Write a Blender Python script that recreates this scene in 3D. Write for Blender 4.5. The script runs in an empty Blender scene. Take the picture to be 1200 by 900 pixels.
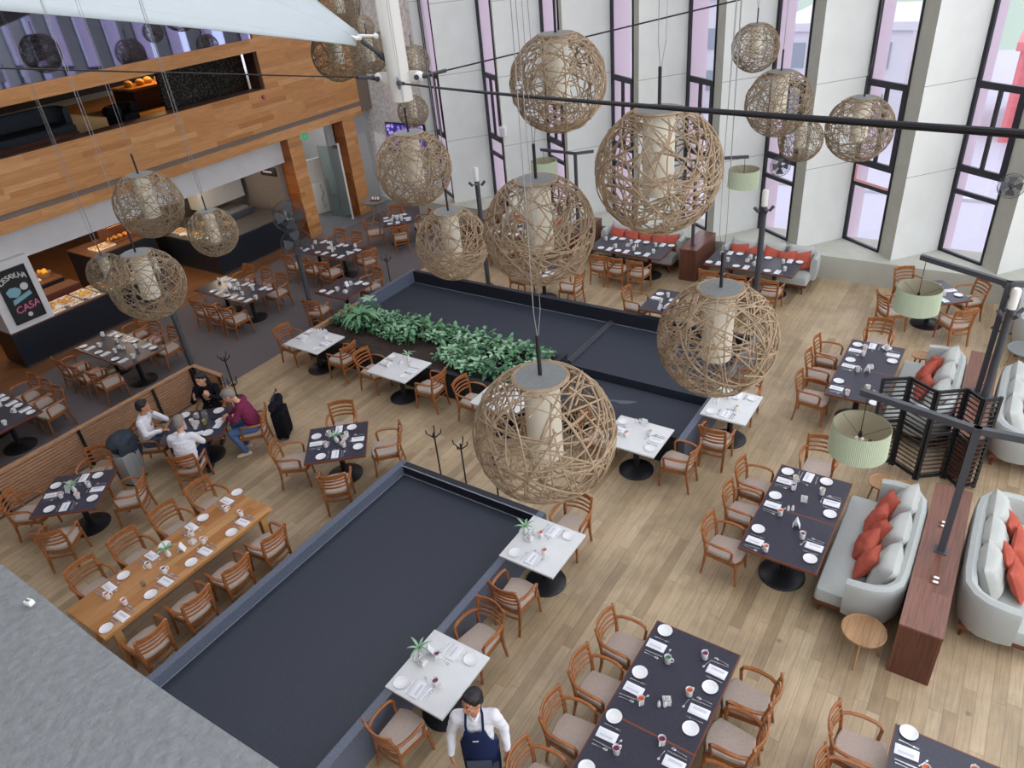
import bpy, bmesh, math, random
from mathutils import Vector, Matrix
PI = math.pi
R = math.radians
rnd = random.Random(7)
scene = bpy.context.scene
C = scene.collection

# ------------------------------------------------------------------ helpers
def new(): return bmesh.new()

def bx(bm, c, s, rz=0.0, bev=0.0, rot=None):
    """a box of size s centred on c"""
    r = bmesh.ops.create_cube(bm, size=1.0)
    vs = r['verts']
    bmesh.ops.scale(bm, vec=s, verts=vs)
    if bev > 0:
        es = list({e for v in vs for e in v.link_edges})
        rr = bmesh.ops.bevel(bm, geom=es, offset=bev, segments=2, profile=0.6, affect='EDGES')
        vs = list({v for f in rr['faces'] for v in f.verts} | {v for v in vs if v.is_valid})
    m = Matrix.Translation(c) @ (rot if rot is not None else Matrix.Rotation(rz, 4, 'Z'))
    bmesh.ops.transform(bm, matrix=m, verts=vs)
    return bm

def b2(bm, lo, hi, bev=0.0):
    return bx(bm, [(a + b) / 2 for a, b in zip(lo, hi)], [abs(b - a) for a, b in zip(lo, hi)], 0, bev)

def frame_dirs(pts, up):
    out = []
    n = len(pts)
    for i in range(n):
        t = (pts[min(i + 1, n - 1)] - pts[max(i - 1, 0)])
        if t.length < 1e-9: t = Vector((0, 0, 1))
        t.normalize()
        u = Vector(up)
        s = t.cross(u)
        if s.length < 1e-4: s = t.cross(Vector((1, 0, 0.01)))
        s.normalize()
        out.append((t, s, s.cross(t).normalized()))
    return out

def sweep(bm, pts, prof, up=(0, 0, 1), scale=None, cap=True):
    """sweep a closed 2-D profile (side, up) along pts"""
    pts = [Vector(p) for p in pts]
    fr = frame_dirs(pts, up)
    rings = []
    for i, p in enumerate(pts):
        k = scale[i] if scale else 1.0
        rings.append([bm.verts.new(p + fr[i][1] * a * k + fr[i][2] * b * k) for a, b in prof])
    n = len(prof)
    for a, b in zip(rings, rings[1:]):
        for j in range(n):
            bm.faces.new((a[j], a[(j + 1) % n], b[(j + 1) % n], b[j]))
    if cap:
        bm.faces.new(rings[0][::-1]); bm.faces.new(rings[-1])
    return bm

def rect(w, h, b=0.0):
    w /= 2; h /= 2
    if b <= 0: return [(-w, -h), (w, -h), (w, h), (-w, h)]
    return [(-w + b, -h), (w - b, -h), (w, -h + b), (w, h - b), (w - b, h), (-w + b, h), (-w, h - b), (-w, -h + b)]

def circ(r, n=8): return [(r * math.cos(2 * PI * i / n), r * math.sin(2 * PI * i / n)) for i in range(n)]

def tube(bm, pts, r, n=8, up=(0, 0, 1), scale=None, cap=True): return sweep(bm, pts, circ(r, n), up, scale, cap)

def rod(bm, a, b, r, n=10, r2=None):
    a = Vector(a); b = Vector(b)
    up = (0, 0, 1) if abs((b - a).normalized().z) < 0.95 else (0, 1, 0)
    return sweep(bm, [a, b], circ(r, n), up, [1.0, (r2 / r) if r2 is not None else 1.0])

def lathe(bm, prof, n=24, c=(0, 0, 0), close=True):
    """revolve (radius, z) pairs round the z axis"""
    c = Vector(c); rings = []
    for r, z in prof:
        if r < 1e-6: rings.append([bm.verts.new(c + Vector((0, 0, z)))])
        else: rings.append([bm.verts.new(c + Vector((r * math.cos(2 * PI * i / n), r * math.sin(2 * PI * i / n), z))) for i in range(n)])
    for a, b in zip(rings, rings[1:]):
        for i in range(n):
            j = (i + 1) % n
            if len(a) == 1 and len(b) == 1: continue
            if len(a) == 1: bm.faces.new((a[0], b[j], b[i]))
            elif len(b) == 1: bm.faces.new((a[i], a[j], b[0]))
            else: bm.faces.new((a[i], a[j], b[j], b[i]))
    return bm

def prism(bm, poly, z0, z1):
    a = [bm.verts.new((x, y, z0)) for x, y in poly]
    b = [bm.verts.new((x, y, z1)) for x, y in poly]
    n = len(poly)
    bm.faces.new(a[::-1]); bm.faces.new(b)
    for i in range(n): bm.faces.new((a[i], a[(i + 1) % n], b[(i + 1) % n], b[i]))
    return bm

def ball(bm, c, s, u=14, v=10, rot=None):
    """an ellipsoid with radii s; returns its vertices"""
    c = Vector(c)
    if isinstance(s, (int, float)): s = (s, s, s)
    def P(t, a):
        p = Vector((s[0] * math.sin(t) * math.cos(a), s[1] * math.sin(t) * math.sin(a), s[2] * math.cos(t)))
        return c + (rot.to_3x3() @ p if rot is not None else p)
    top = bm.verts.new(P(0, 0)); bot = bm.verts.new(P(PI, 0))
    rings = [[bm.verts.new(P(PI * i / v, 2 * PI * j / u)) for j in range(u)] for i in range(1, v)]
    for j in range(u):
        k = (j + 1) % u
        bm.faces.new((top, rings[0][j], rings[0][k])); bm.faces.new((bot, rings[-1][k], rings[-1][j]))
        for a, b in zip(rings, rings[1:]): bm.faces.new((a[j], b[j], b[k], a[k]))
    return [top, bot] + [q for r in rings for q in r]

def mesh_of(name, bm, mat, smooth=True):
    bmesh.ops.recalc_face_normals(bm, faces=bm.faces)
    me = bpy.data.meshes.new(name)
    bm.to_mesh(me); bm.free()
    for m in (mat if isinstance(mat, (list, tuple)) else [mat]): me.materials.append(m)
    if smooth:
        try:
            me.shade_smooth(); me.set_sharp_from_angle(angle=R(38))
        except Exception: pass
    return me

def obj(name, bm, mat, parent=None, loc=None, rz=0.0, smooth=True):
    me = bm if isinstance(bm, bpy.types.Mesh) else mesh_of(name, bm, mat, smooth)
    o = bpy.data.objects.new(name, me); C.objects.link(o)
    if parent is not None: o.parent = parent
    if loc is not None: o.location = loc
    o.rotation_euler = (0, 0, rz)
    return o

def tag(o, label, cat, group=None, kind=None):
    o['label'] = label; o['category'] = cat
    if group: o['group'] = group
    if kind: o['kind'] = kind
    return o

def thing(name, label, cat, loc=(0, 0, 0), rz=0.0, group=None):
    o = bpy.data.objects.new(name, None); C.objects.link(o)
    o.empty_display_size = 0.1
    o.location = loc; o.rotation_euler = (0, 0, rz)
    return tag(o, label, cat, group)

def struct(name, bm, mat, parent=None, smooth=False, label=None):
    o = obj(name, bm, mat, parent, smooth=smooth)
    if parent is None: o['kind'] = 'structure'
    return o

KIDS = {}
def kids(o):
    return [c for c in o.children]

def dup(src, loc, rz, label, group=None, scale=None, mats=None):
    """copy a thing with copies of its parts and sub-parts (shared meshes)"""
    r = src.copy(); C.objects.link(r); r.location = loc; r.rotation_euler = (0, 0, rz)
    if scale: r.scale = (scale, scale, scale)
    r['label'] = label
    if group: r['group'] = group
    if src.name not in KIDS: KIDS[src.name] = [(ch, list(ch.children)) for ch in src.children]
    for ch, gs in KIDS[src.name]:
        c = ch.copy(); C.objects.link(c); c.parent = r
        for g in gs:
            d = g.copy(); C.objects.link(d); d.parent = c
    return r

class Proto:
    """first placing moves the prototype itself, later ones copy it"""
    def __init__(s, root): s.root = root; s.used = False
    def put(s, loc, rz, label, group=None, scale=None):
        if not s.used:
            s.used = True; o = s.root; o.location = loc; o.rotation_euler = (0, 0, rz); o['label'] = label
            if group: o['group'] = group
            if scale: o.scale = (scale, scale, scale)
            return o
        return dup(s.root, loc, rz, label, group, scale)

WORK = bpy.data.scenes.new('work')
def evaluated(o):
    """the object's mesh with its modifiers applied"""
    WORK.collection.objects.link(o)
    with bpy.context.temp_override(scene=WORK, view_layer=WORK.view_layers[0]):
        dg = bpy.context.evaluated_depsgraph_get(); dg.update()
        return bpy.data.meshes.new_from_object(o.evaluated_get(dg))

def fused(name, bm, mat, voxel=0.009, smooth=6):
    """one continuous skin over everything in bm"""
    me = bpy.data.meshes.new('fu'); bm.to_mesh(me); bm.free()
    o = bpy.data.objects.new('fu', me)
    rm = o.modifiers.new('r', 'REMESH'); rm.mode = 'VOXEL'; rm.voxel_size = voxel
    sm = o.modifiers.new('s', 'SMOOTH'); sm.iterations = smooth; sm.factor = 0.5
    out = evaluated(o)
    bpy.data.objects.remove(o); bpy.data.meshes.remove(me)
    out.name = name; out.materials.clear(); out.materials.append(mat); out.shade_smooth()
    return out

def ripple(me, f):
    """push every vertex along its normal by f(co)"""
    ns = [v.normal.copy() for v in me.vertices]
    for v, n in zip(me.vertices, ns): v.co += n * f(v.co)

def text_mesh(name, s, size, mat, depth=0.004, shear=0.0, bold=0.0):
    cu = bpy.data.curves.new('tx', 'FONT'); cu.body = s; cu.size = size; cu.extrude = depth; cu.align_x = 'CENTER'; cu.align_y = 'CENTER'
    cu.shear = shear; cu.offset = bold
    o = bpy.data.objects.new('tx', cu)
    me = evaluated(o)
    bpy.data.objects.remove(o); bpy.data.curves.remove(cu)
    me.name = name; me.materials.clear(); me.materials.append(mat)
    return me

# ------------------------------------------------------------------ materials
def lin(c):
    return tuple((v / 255 / 12.92) if v / 255 <= 0.04045 else ((v / 255 + 0.055) / 1.055) ** 2.4 for v in c) + (1.0,)

def mat(name, rgb, rough=0.6, metal=0.0, spec=0.5, noise=0.0, nscale=20.0, bump=0.0, bscale=60.0, emit=None, estr=1.0):
    m = bpy.data.materials.new(name); m.use_nodes = True
    nt = m.node_tree; b = nt.nodes['Principled BSDF']
    col = lin(rgb)
    b.inputs['Base Color'].default_value = col
    b.inputs['Roughness'].default_value = rough
    b.inputs['Metallic'].default_value = metal
    b.inputs['Specular IOR Level'].default_value = spec
    tc = None
    if noise > 0 or bump > 0:
        tc = nt.nodes.new('ShaderNodeTexCoord')
    if noise > 0:
        n = nt.nodes.new('ShaderNodeTexNoise'); n.inputs['Scale'].default_value = nscale; n.inputs['Detail'].default_value = 4
        nt.links.new(tc.outputs['Object'], n.inputs['Vector'])
        r = nt.nodes.new('ShaderNodeMapRange'); r.inputs['From Min'].default_value = 0.3; r.inputs['From Max'].default_value = 0.7
        r.inputs['To Min'].default_value = 1 - noise; r.inputs['To Max'].default_value = 1 + noise
        nt.links.new(n.outputs['Fac'], r.inputs['Value'])
        mx = nt.nodes.new('ShaderNodeVectorMath'); mx.operation = 'SCALE'; mx.inputs[0].default_value = col[:3]
        nt.links.new(r.outputs['Result'], mx.inputs['Scale'])
        nt.links.new(mx.outputs['Vector'], b.inputs['Base Color'])
    if bump > 0:
        n = nt.nodes.new('ShaderNodeTexNoise'); n.inputs['Scale'].default_value = bscale; n.inputs['Detail'].default_value = 3
        nt.links.new(tc.outputs['Object'], n.inputs['Vector'])
        bp = nt.nodes.new('ShaderNodeBump'); bp.inputs['Strength'].default_value = bump; bp.inputs['Distance'].default_value = 0.02
        nt.links.new(n.outputs['Fac'], bp.inputs['Height']); nt.links.new(bp.outputs['Normal'], b.inputs['Normal'])
    if emit:
        b.inputs['Emission Color'].default_value = lin(emit); b.inputs['Emission Strength'].default_value = estr
    return m

def plank_mat(name, cols, w, L, axes=('Y', 'X'), rough=0.45, grain=0.25, gap=0.006, gapdark=0.45, stain=0.0, spec=0.4):
    """boards running along axes[0], laid side by side along axes[1]; cols = colour ramp"""
    m = bpy.data.materials.new(name); m.use_nodes = True
    nt = m.node_tree; N = nt.nodes.new; Lk = nt.links.new; b = nt.nodes['Principled BSDF']
    def mth(op, a, bb=None, c=None):
        n = N('ShaderNodeMath'); n.operation = op
        for i, v in enumerate((a, bb, c)):
            if v is None: continue
            if isinstance(v, (int, float)): n.inputs[i].default_value = v
            else: Lk(v, n.inputs[i])
        return n.outputs[0]
    tc = N('ShaderNodeTexCoord'); sx = N('ShaderNodeSeparateXYZ'); Lk(tc.outputs['Object'], sx.inputs[0])
    a = sx.outputs[axes[0]]; s = sx.outputs[axes[1]]
    row = mth('FLOOR', mth('DIVIDE', s, w))
    wn = N('ShaderNodeTexWhiteNoise'); wn.noise_dimensions = '1D'; Lk(row, wn.inputs['W'])
    al = mth('ADD', mth('DIVIDE', a, L), mth('MULTIPLY', wn.outputs['Value'], 7.3))
    col = mth('FLOOR', al)
    cv = N('ShaderNodeCombineXYZ'); Lk(row, cv.inputs[0]); Lk(col, cv.inputs[1])
    w2 = N('ShaderNodeTexWhiteNoise'); w2.noise_dimensions = '3D'; Lk(cv.outputs[0], w2.inputs['Vector'])
    rp = N('ShaderNodeValToRGB'); el = rp.color_ramp.elements
    el[0].position = 0; el[0].color = lin(cols[0]); el[1].position = 1; el[1].color = lin(cols[-1])
    for i, c in enumerate(cols[1:-1]):
        e = el.new((i + 1) / (len(cols) - 1)); e.color = lin(c)
    Lk(w2.outputs['Value'], rp.inputs[0])
    # grain stretched along the board
    mp = N('ShaderNodeCombineXYZ')
    Lk(mth('MULTIPLY', a, 2.5), mp.inputs[0]); Lk(mth('MULTIPLY', s, 40), mp.inputs[1]); Lk(mth('MULTIPLY', w2.outputs['Value'], 50), mp.inputs[2])
    gn = N('ShaderNodeTexNoise'); gn.inputs['Scale'].default_value = 1.0; gn.inputs['Detail'].default_value = 5; Lk(mp.outputs[0], gn.inputs['Vector'])
    g = N('ShaderNodeMapRange'); g.inputs['From Min'].default_value = 0.3; g.inputs['From Max'].default_value = 0.7
    g.inputs['To Min'].default_value = 1 - grain; g.inputs['To Max'].default_value = 1 + grain * 0.6; Lk(gn.outputs['Fac'], g.inputs['Value'])
    fs = mth('FRACT', mth('DIVIDE', s, w)); fa = mth('FRACT', al)
    e1 = mth('LESS_THAN', mth('MINIMUM', fs, mth('SUBTRACT', 1.0, fs)), gap / w)
    e2 = mth('LESS_THAN', mth('MINIMUM', fa, mth('SUBTRACT', 1.0, fa)), gap / L)
    ed = mth('MAXIMUM', e1, e2)
    k = mth('MULTIPLY', g.outputs['Result'], mth('SUBTRACT', 1.0, mth('MULTIPLY', ed, gapdark)))
    if stain > 0:
        n2 = N('ShaderNodeTexNoise'); n2.inputs['Scale'].default_value = 1.1; n2.inputs['Detail'].default_value = 6; n2.inputs['Roughness'].default_value = 0.65
        Lk(tc.outputs['Object'], n2.inputs['Vector'])
        r2 = N('ShaderNodeMapRange'); r2.inputs['From Min'].default_value = 0.35; r2.inputs['From Max'].default_value = 0.6; r2.inputs['To Min'].default_value = 1 - stain; r2.inputs['To Max'].default_value = 1.05
        Lk(n2.outputs['Fac'], r2.inputs['Value'])
        k = mth('MULTIPLY', k, r2.outputs['Result'])
        # dark knots
        vo = N('ShaderNodeTexVoronoi'); vo.inputs['Scale'].default_value = 1.35; Lk(tc.outputs['Object'], vo.inputs['Vector'])
        r3 = N('ShaderNodeMapRange'); r3.inputs['From Min'].default_value = 0.015; r3.inputs['From Max'].default_value = 0.065; r3.inputs['To Min'].default_value = 0.55; r3.inputs['To Max'].default_value = 1.0
        Lk(vo.outputs['Distance'], r3.inputs['Value'])
        k = mth('MULTIPLY', k, r3.outputs['Result'])
    sc = N('ShaderNodeVectorMath'); sc.operation = 'SCALE'; Lk(rp.outputs['Color'], sc.inputs[0]); Lk(k, sc.inputs['Scale'])
    Lk(sc.outputs[0], b.inputs['Base Color'])
    b.inputs['Roughness'].default_value = rough; b.inputs['Specular IOR Level'].default_value = spec
    return m

def speck_mat(name, rgb, rgb2, scale=260, thr=0.62, rough=0.35, spec=0.5):
    m = bpy.data.materials.new(name); m.use_nodes = True
    nt = m.node_tree; b = nt.nodes['Principled BSDF']
    tc = nt.nodes.new('ShaderNodeTexCoord'); n = nt.nodes.new('ShaderNodeTexNoise'); n.inputs['Scale'].default_value = scale; n.inputs['Detail'].default_value = 2
    nt.links.new(tc.outputs['Object'], n.inputs['Vector'])
    rp = nt.nodes.new('ShaderNodeValToRGB'); e = rp.color_ramp.elements
    e[0].position = thr - 0.12; e[0].color = lin(rgb); e[1].position = thr + 0.1; e[1].color = lin(rgb2)
    nt.links.new(n.outputs['Fac'], rp.inputs[0]); nt.links.new(rp.outputs[0], b.inputs['Base Color'])
    b.inputs['Roughness'].default_value = rough; b.inputs['Specular IOR Level'].default_value = spec
    return m

def glass_mat(name, tint=(0.95, 0.97, 1.0), refl=0.12, rough=0.02):
    m = bpy.data.materials.new(name); m.use_nodes = True
    nt = m.node_tree; nt.nodes.remove(nt.nodes['Principled BSDF'])
    out = nt.nodes['Material Output']
    t = nt.nodes.new('ShaderNodeBsdfTransparent'); t.inputs[0].default_value = tint + (1,)
    g = nt.nodes.new('ShaderNodeBsdfGlossy'); g.inputs['Roughness'].default_value = rough
    mx = nt.nodes.new('ShaderNodeMixShader'); mx.inputs[0].default_value = refl
    nt.links.new(t.outputs[0], mx.inputs[1]); nt.links.new(g.outputs[0], mx.inputs[2]); nt.links.new(mx.outputs[0], out.inputs[0])
    return m
M = {}
M['oak_floor'] = plank_mat('oak_floor', [(160, 138, 108), (184, 161, 128), (190, 167, 134), (182, 160, 127), (198, 176, 143), (178, 156, 124)], 0.15, 1.7, ('Y', 'X'), 0.4, 0.16, 0.003, 0.4, 0.22)
M['buffet_floor'] = plank_mat('buffet_floor', [(120, 78, 46), (142, 94, 56), (132, 88, 54)], 0.12, 1.2, ('Y', 'X'), 0.4, 0.2)
M['carpet'] = speck_mat('carpet', (102, 95, 96), (128, 121, 120), 90, 0.55, 0.95, 0.1)
M['fascia'] = plank_mat('fascia_boards', [(196, 136, 80), (212, 152, 96), (200, 142, 86), (220, 164, 110), (184, 124, 70)], 0.14, 1.3, ('Y', 'Z'), 0.42, 0.18, 0.0015, 0.25)
M['column_wood'] = plank_mat('column_wood', [(170, 98, 44), (190, 116, 58), (150, 84, 38), (178, 106, 52)], 0.3, 1.0, ('X', 'Z'), 0.4, 0.22, 0.0015, 0.25)
M['stripe'] = mat('grey_stripe', (128, 112, 100), 0.5)
M['white_wall'] = mat('white_plaster', (222, 222, 222), 0.7, noise=0.03, nscale=3)
M['pier'] = mat('pier_plaster', (226, 228, 222), 0.75, noise=0.035, nscale=2.2)
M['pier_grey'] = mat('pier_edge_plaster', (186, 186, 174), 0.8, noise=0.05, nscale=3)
M['stucco'] = mat('rough_stucco', (238, 236, 232), 0.9, bump=1.0, bscale=13, noise=0.2, nscale=13)  # mottling puts the shade of the rough relief into the colour
M['fin'] = mat('exterior_fin', (214, 194, 206), 0.8)
M['frame'] = mat('window_frame', (30, 30, 40), 0.5)
M['glass'] = glass_mat('window_glass', (0.97, 0.97, 1.0), 0.05)
M['clear'] = glass_mat('clear_glass', (0.93, 0.97, 0.97), 0.12)
M['green_glass'] = glass_mat('greenish_glass', (0.80, 0.90, 0.88), 0.2, 0.25)
M['granite'] = speck_mat('black_granite', (46, 51, 62), (72, 79, 92), 170, 0.66, 0.5, 0.4)
M['granite_wall_lit'] = speck_mat('granite_wall_lit', (88, 96, 112), (106, 114, 130), 60, 0.55, 0.4, 0.5)  # paler granite for the side walls: light put into its colour
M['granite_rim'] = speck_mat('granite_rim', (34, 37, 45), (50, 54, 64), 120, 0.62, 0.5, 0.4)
M['steel_line'] = mat('worn_edge', (150, 155, 165), 0.5)
M['black_counter'] = speck_mat('black_counter', (26, 31, 40), (38, 44, 54), 60, 0.6, 0.35, 0.5)
M['concrete'] = mat('rough_concrete', (126, 129, 129), 0.95, noise=0.1, nscale=45, bump=0.4, bscale=42)
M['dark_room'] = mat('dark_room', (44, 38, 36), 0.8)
M['brown_room'] = mat('dark_brown_panel', (66, 38, 26), 0.6)
M['stone'] = mat('stone_tile', (134, 126, 122), 0.6, noise=0.15, nscale=14)
M['grey_wall'] = mat('grey_wall', (176, 176, 176), 0.8)
M['wood_cherry'] = mat('cherry_wood', (156, 96, 52), 0.25, spec=0.6, noise=0.22, nscale=9)
M['seat_cloth'] = mat('seat_cloth', (188, 172, 160), 0.95, spec=0.1, noise=0.1, nscale=60)
M['table_black'] = speck_mat('table_laminate', (50, 49, 62), (74, 73, 88), 150, 0.62, 0.32, 0.5)
M['table_edge'] = mat('table_edge_wood', (122, 66, 42), 0.4)
M['white_marble'] = mat('white_marble', (222, 223, 222), 0.3, noise=0.025, nscale=9)
M['oak_table'] = plank_mat('oak_table', [(182, 128, 72), (198, 144, 88), (172, 114, 60), (204, 156, 100)], 0.12, 1.4, ('Y', 'X'), 0.35, 0.2, 0.0015, 0.3)
M['black_metal'] = mat('black_metal', (26, 27, 32), 0.4, spec=0.5)
M['grey_metal'] = mat('grey_painted_steel', (74, 76, 82), 0.45)
M['dark_steel'] = mat('dark_steel', (70, 73, 78), 0.45)
M['steel'] = mat('stainless_steel', (190, 192, 196), 0.25, metal=0.9)
M['china'] = mat('white_china', (240, 240, 240), 0.25, spec=0.6)
M['china_shade'] = mat('china_well', (222, 223, 226), 0.3)
M['linen'] = mat('white_linen', (238, 239, 243), 0.9)
M['print'] = mat('pale_print', (206, 208, 216), 0.9)
M['in_orange'] = mat('orange_glaze', (214, 92, 42), 0.3)
M['in_purple'] = mat('purple_glaze', (126, 44, 78), 0.3)
M['in_green'] = mat('green_glaze', (72, 130, 86), 0.3)
M['in_yellow'] = mat('yellow_glaze', (206, 168, 74), 0.3)
M['sofa'] = mat('grey_sofa_cloth', (182, 186, 182), 0.95, spec=0.1, noise=0.05, nscale=70)
M['cushion_grey'] = mat('pale_grey_cushion', (188, 190, 185), 0.95, spec=0.1, noise=0.05, nscale=60)
M['cushion_red'] = mat('rust_cushion', (182, 92, 76), 0.9, spec=0.15, noise=0.1, nscale=40)
M['walnut'] = plank_mat('walnut_box', [(124, 84, 70), (140, 98, 84), (116, 76, 62)], 0.23, 3.0, ('Y', 'X'), 0.3, 0.3, 0.001, 0.2)
M['walnut_v'] = plank_mat('walnut_box_side', [(104, 64, 50), (120, 76, 60), (98, 58, 46)], 0.2, 3.0, ('Z', 'X'), 0.35, 0.32, 0.001, 0.2)
M['leg_wood'] = mat('dark_leg_wood', (110, 58, 40), 0.4)
M['round_wood'] = plank_mat('round_table_wood', [(168, 130, 92), (182, 142, 102), (160, 122, 84)], 0.09, 2.0, ('Y', 'X'), 0.35, 0.25, 0.0008, 0.2)
M['rattan'] = mat('rattan_cane', (164, 142, 116), 0.7, spec=0.3, noise=0.22, nscale=7)
M['rattan2'] = mat('dark_rattan_cane', (150, 132, 108), 0.7, spec=0.3, noise=0.22, nscale=7)
M['diffuser'] = mat('cream_diffuser', (250, 244, 226), 0.8)
M['blade'] = mat('fan_blade', (88, 92, 98), 0.5)
M['cap'] = mat('grey_lamp_cap', (122, 124, 122), 0.6, noise=0.12, nscale=30)
M['shade'] = mat('pleated_green_shade', (200, 212, 184), 0.9, spec=0.1)
M['shade_in'] = mat('shade_lining', (176, 170, 144), 0.9)
M['bulb'] = mat('bulb_glass', (255, 250, 236), 0.3)
M['white_paint'] = mat('white_paint', (236, 234, 226), 0.35, spec=0.5)
M['sail'] = mat('sail_canvas', (178, 185, 185), 0.8, noise=0.02, nscale=4)
M['seam'] = mat('sail_seam', (188, 194, 194), 0.8)
M['cable'] = mat('black_cable', (28, 28, 32), 0.6)
M['wire'] = mat('grey_wire', (150, 150, 150), 0.5)
M['leaf'] = mat('leaf_green', (106, 154, 112), 0.5, noise=0.25, nscale=9)
M['leaf2'] = mat('pale_leaf', (150, 188, 152), 0.5, noise=0.2, nscale=9)
M['leaf3'] = mat('dark_leaf', (66, 110, 78), 0.5, noise=0.25, nscale=9)
M['soil'] = mat('soil', (62, 50, 44), 1.0, noise=0.4, nscale=25, bump=0.8, bscale=30)
M['slat_wood'] = mat('slat_wood', (176, 134, 100), 0.5, noise=0.15, nscale=8)
M['chalk_black'] = mat('chalkboard', (38, 40, 42), 0.8)
M['chalk_white'] = mat('chalk_white', (214, 212, 206), 0.9)
M['chalk_blue'] = mat('chalk_blue', (132, 178, 190), 0.9)
M['chalk_pink'] = mat('chalk_pink', (214, 110, 150), 0.9)
M['skin'] = mat('skin', (214, 160, 132), 0.55, spec=0.3)
M['skin2'] = mat('tan_skin', (196, 138, 108), 0.55, spec=0.3)
M['hair'] = mat('black_hair', (26, 24, 26), 0.5)
M['hair_grey'] = mat('grey_hair', (140, 132, 124), 0.6)
M['shirt'] = mat('white_shirt', (232, 232, 238), 0.9, spec=0.1)
M['navy'] = mat('navy_cloth', (34, 44, 78), 0.9, spec=0.1)
M['navy_grey'] = mat('grey_cloth', (78, 84, 100), 0.9, spec=0.1)
M['plum'] = mat('plum_jumper', (122, 48, 78), 0.9, spec=0.1)
M['jeans'] = mat('blue_jeans', (86, 112, 156), 0.9, spec=0.1)
M['black_cloth'] = mat('black_cloth', (28, 28, 34), 0.9, spec=0.1)
M['grey_jacket'] = mat('dark_grey_jacket', (62, 68, 76), 0.9, spec=0.1, noise=0.15, nscale=20)
M['shoe'] = mat('pale_shoe', (214, 204, 180), 0.7)
M['shoe_dark'] = mat('dark_shoe', (36, 32, 32), 0.5)
M['lips'] = mat('lips', (168, 86, 78), 0.5)
M['eye_white'] = mat('eye_white', (236, 234, 230), 0.3)
M['silver_case'] = mat('silver_case', (176, 180, 182), 0.35, metal=0.3)
M['bread'] = mat('bread', (214, 160, 84), 0.8, noise=0.2, nscale=20)
M['fruit_red'] = mat('red_fruit', (196, 60, 44), 0.5)
M['fruit_yellow'] = mat('yellow_fruit', (232, 176, 56), 0.5)
M['red_panel'] = mat('dark_red_panel', (118, 44, 34), 0.5)
M['copper_top'] = mat('counter_top', (104, 70, 52), 0.4)
M['work_top'] = mat('grey_work_top', (98, 94, 92), 0.35)
M['warm_glow'] = mat('lit_shelf', (255, 190, 110), 0.6, emit=(255, 176, 92), estr=0.9)
M['exit_green'] = mat('exit_green', (60, 170, 110), 0.5, emit=(70, 190, 130), estr=0.3)
M['screen'] = None
M['red_frame'] = mat('red_window_frame', (238, 178, 178), 0.5)
M['road'] = mat('pale_street', (176, 173, 188), 0.9)  # haze over the street and buildings is put into these pale colours
M['building'] = mat('pale_building', (190, 188, 197), 0.9)
M['building_win'] = mat('building_window', (128, 136, 150), 0.6)
M['building_red'] = mat('red_building', (206, 108, 114), 0.8)
M['hill'] = mat('hazy_hill', (150, 166, 152), 1.0)

def mirror_mat():
    m = bpy.data.materials.new('tinted_mirror_glass'); m.use_nodes = True
    b = m.node_tree.nodes['Principled BSDF']
    b.inputs['Base Color'].default_value = lin((150, 156, 186)); b.inputs['Metallic'].default_value = 1.0; b.inputs['Roughness'].default_value = 0.03
    return m
M['mirror'] = mirror_mat()

def screen_mat():
    m = bpy.data.materials.new('tv_picture'); m.use_nodes = True
    nt = m.node_tree; b = nt.nodes['Principled BSDF']
    tc = nt.nodes.new('ShaderNodeTexCoord'); n = nt.nodes.new('ShaderNodeTexVoronoi'); n.inputs['Scale'].default_value = 7.0
    nt.links.new(tc.outputs['Object'], n.inputs['Vector'])
    rp = nt.nodes.new('ShaderNodeValToRGB'); e = rp.color_ramp.elements
    e[0].position = 0.0; e[0].color = lin((225, 215, 255)); e[1].position = 0.55; e[1].color = lin((48, 42, 120))
    x = e.new(0.3); x.color = lin((150, 120, 210))
    nt.links.new(n.outputs['Distance'], rp.inputs[0])
    b.inputs['Base Color'].default_value = (0.01, 0.01, 0.02, 1); b.inputs['Roughness'].default_value = 0.3
    nt.links.new(rp.outputs[0], b.inputs['Emission Color']); b.inputs['Emission Strength'].default_value = 0.8
    return m
M['screen'] = screen_mat()

def pier_mat():
    """plaster with thin horizontal cast joints"""
    m = mat('pier_joint_plaster', (228, 230, 225), 0.75, noise=0.03, nscale=2.2)
    nt = m.node_tree; b = nt.nodes['Principled BSDF']
    src = b.inputs['Base Color'].links[0].from_socket
    tc = nt.nodes.new('ShaderNodeTexCoord'); s = nt.nodes.new('ShaderNodeSeparateXYZ'); nt.links.new(tc.outputs['Object'], s.inputs[0])
    last = None
    for z in (2.6, 4.55, 6.5, 8.5):
        a = nt.nodes.new('ShaderNodeMath'); a.operation = 'SUBTRACT'; nt.links.new(s.outputs['Z'], a.inputs[0]); a.inputs[1].default_value = z - 0.0
        c = nt.nodes.new('ShaderNodeMath'); c.operation = 'ABSOLUTE'; nt.links.new(a.outputs[0], c.inputs[0])
        if last is None: last = c.outputs[0]
        else:
            mn = nt.nodes.new('ShaderNodeMath'); mn.operation = 'MINIMUM'; nt.links.new(last, mn.inputs[0]); nt.links.new(c.outputs[0], mn.inputs[1]); last = mn.outputs[0]
    lt = nt.nodes.new('ShaderNodeMath'); lt.operation = 'LESS_THAN'; lt.inputs[1].default_value = 0.007; nt.links.new(last, lt.inputs[0])
    mx = nt.nodes.new('ShaderNodeMix'); mx.data_type = 'RGBA'; nt.links.new(lt.outputs[0], mx.inputs['Factor'])
    nt.links.new(src, mx.inputs['A']); mx.inputs['B'].default_value = lin((150, 150, 146)); nt.links.new(mx.outputs['Result'], b.inputs['Base Color'])
    return m
M['pier'] = pier_mat()

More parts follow.
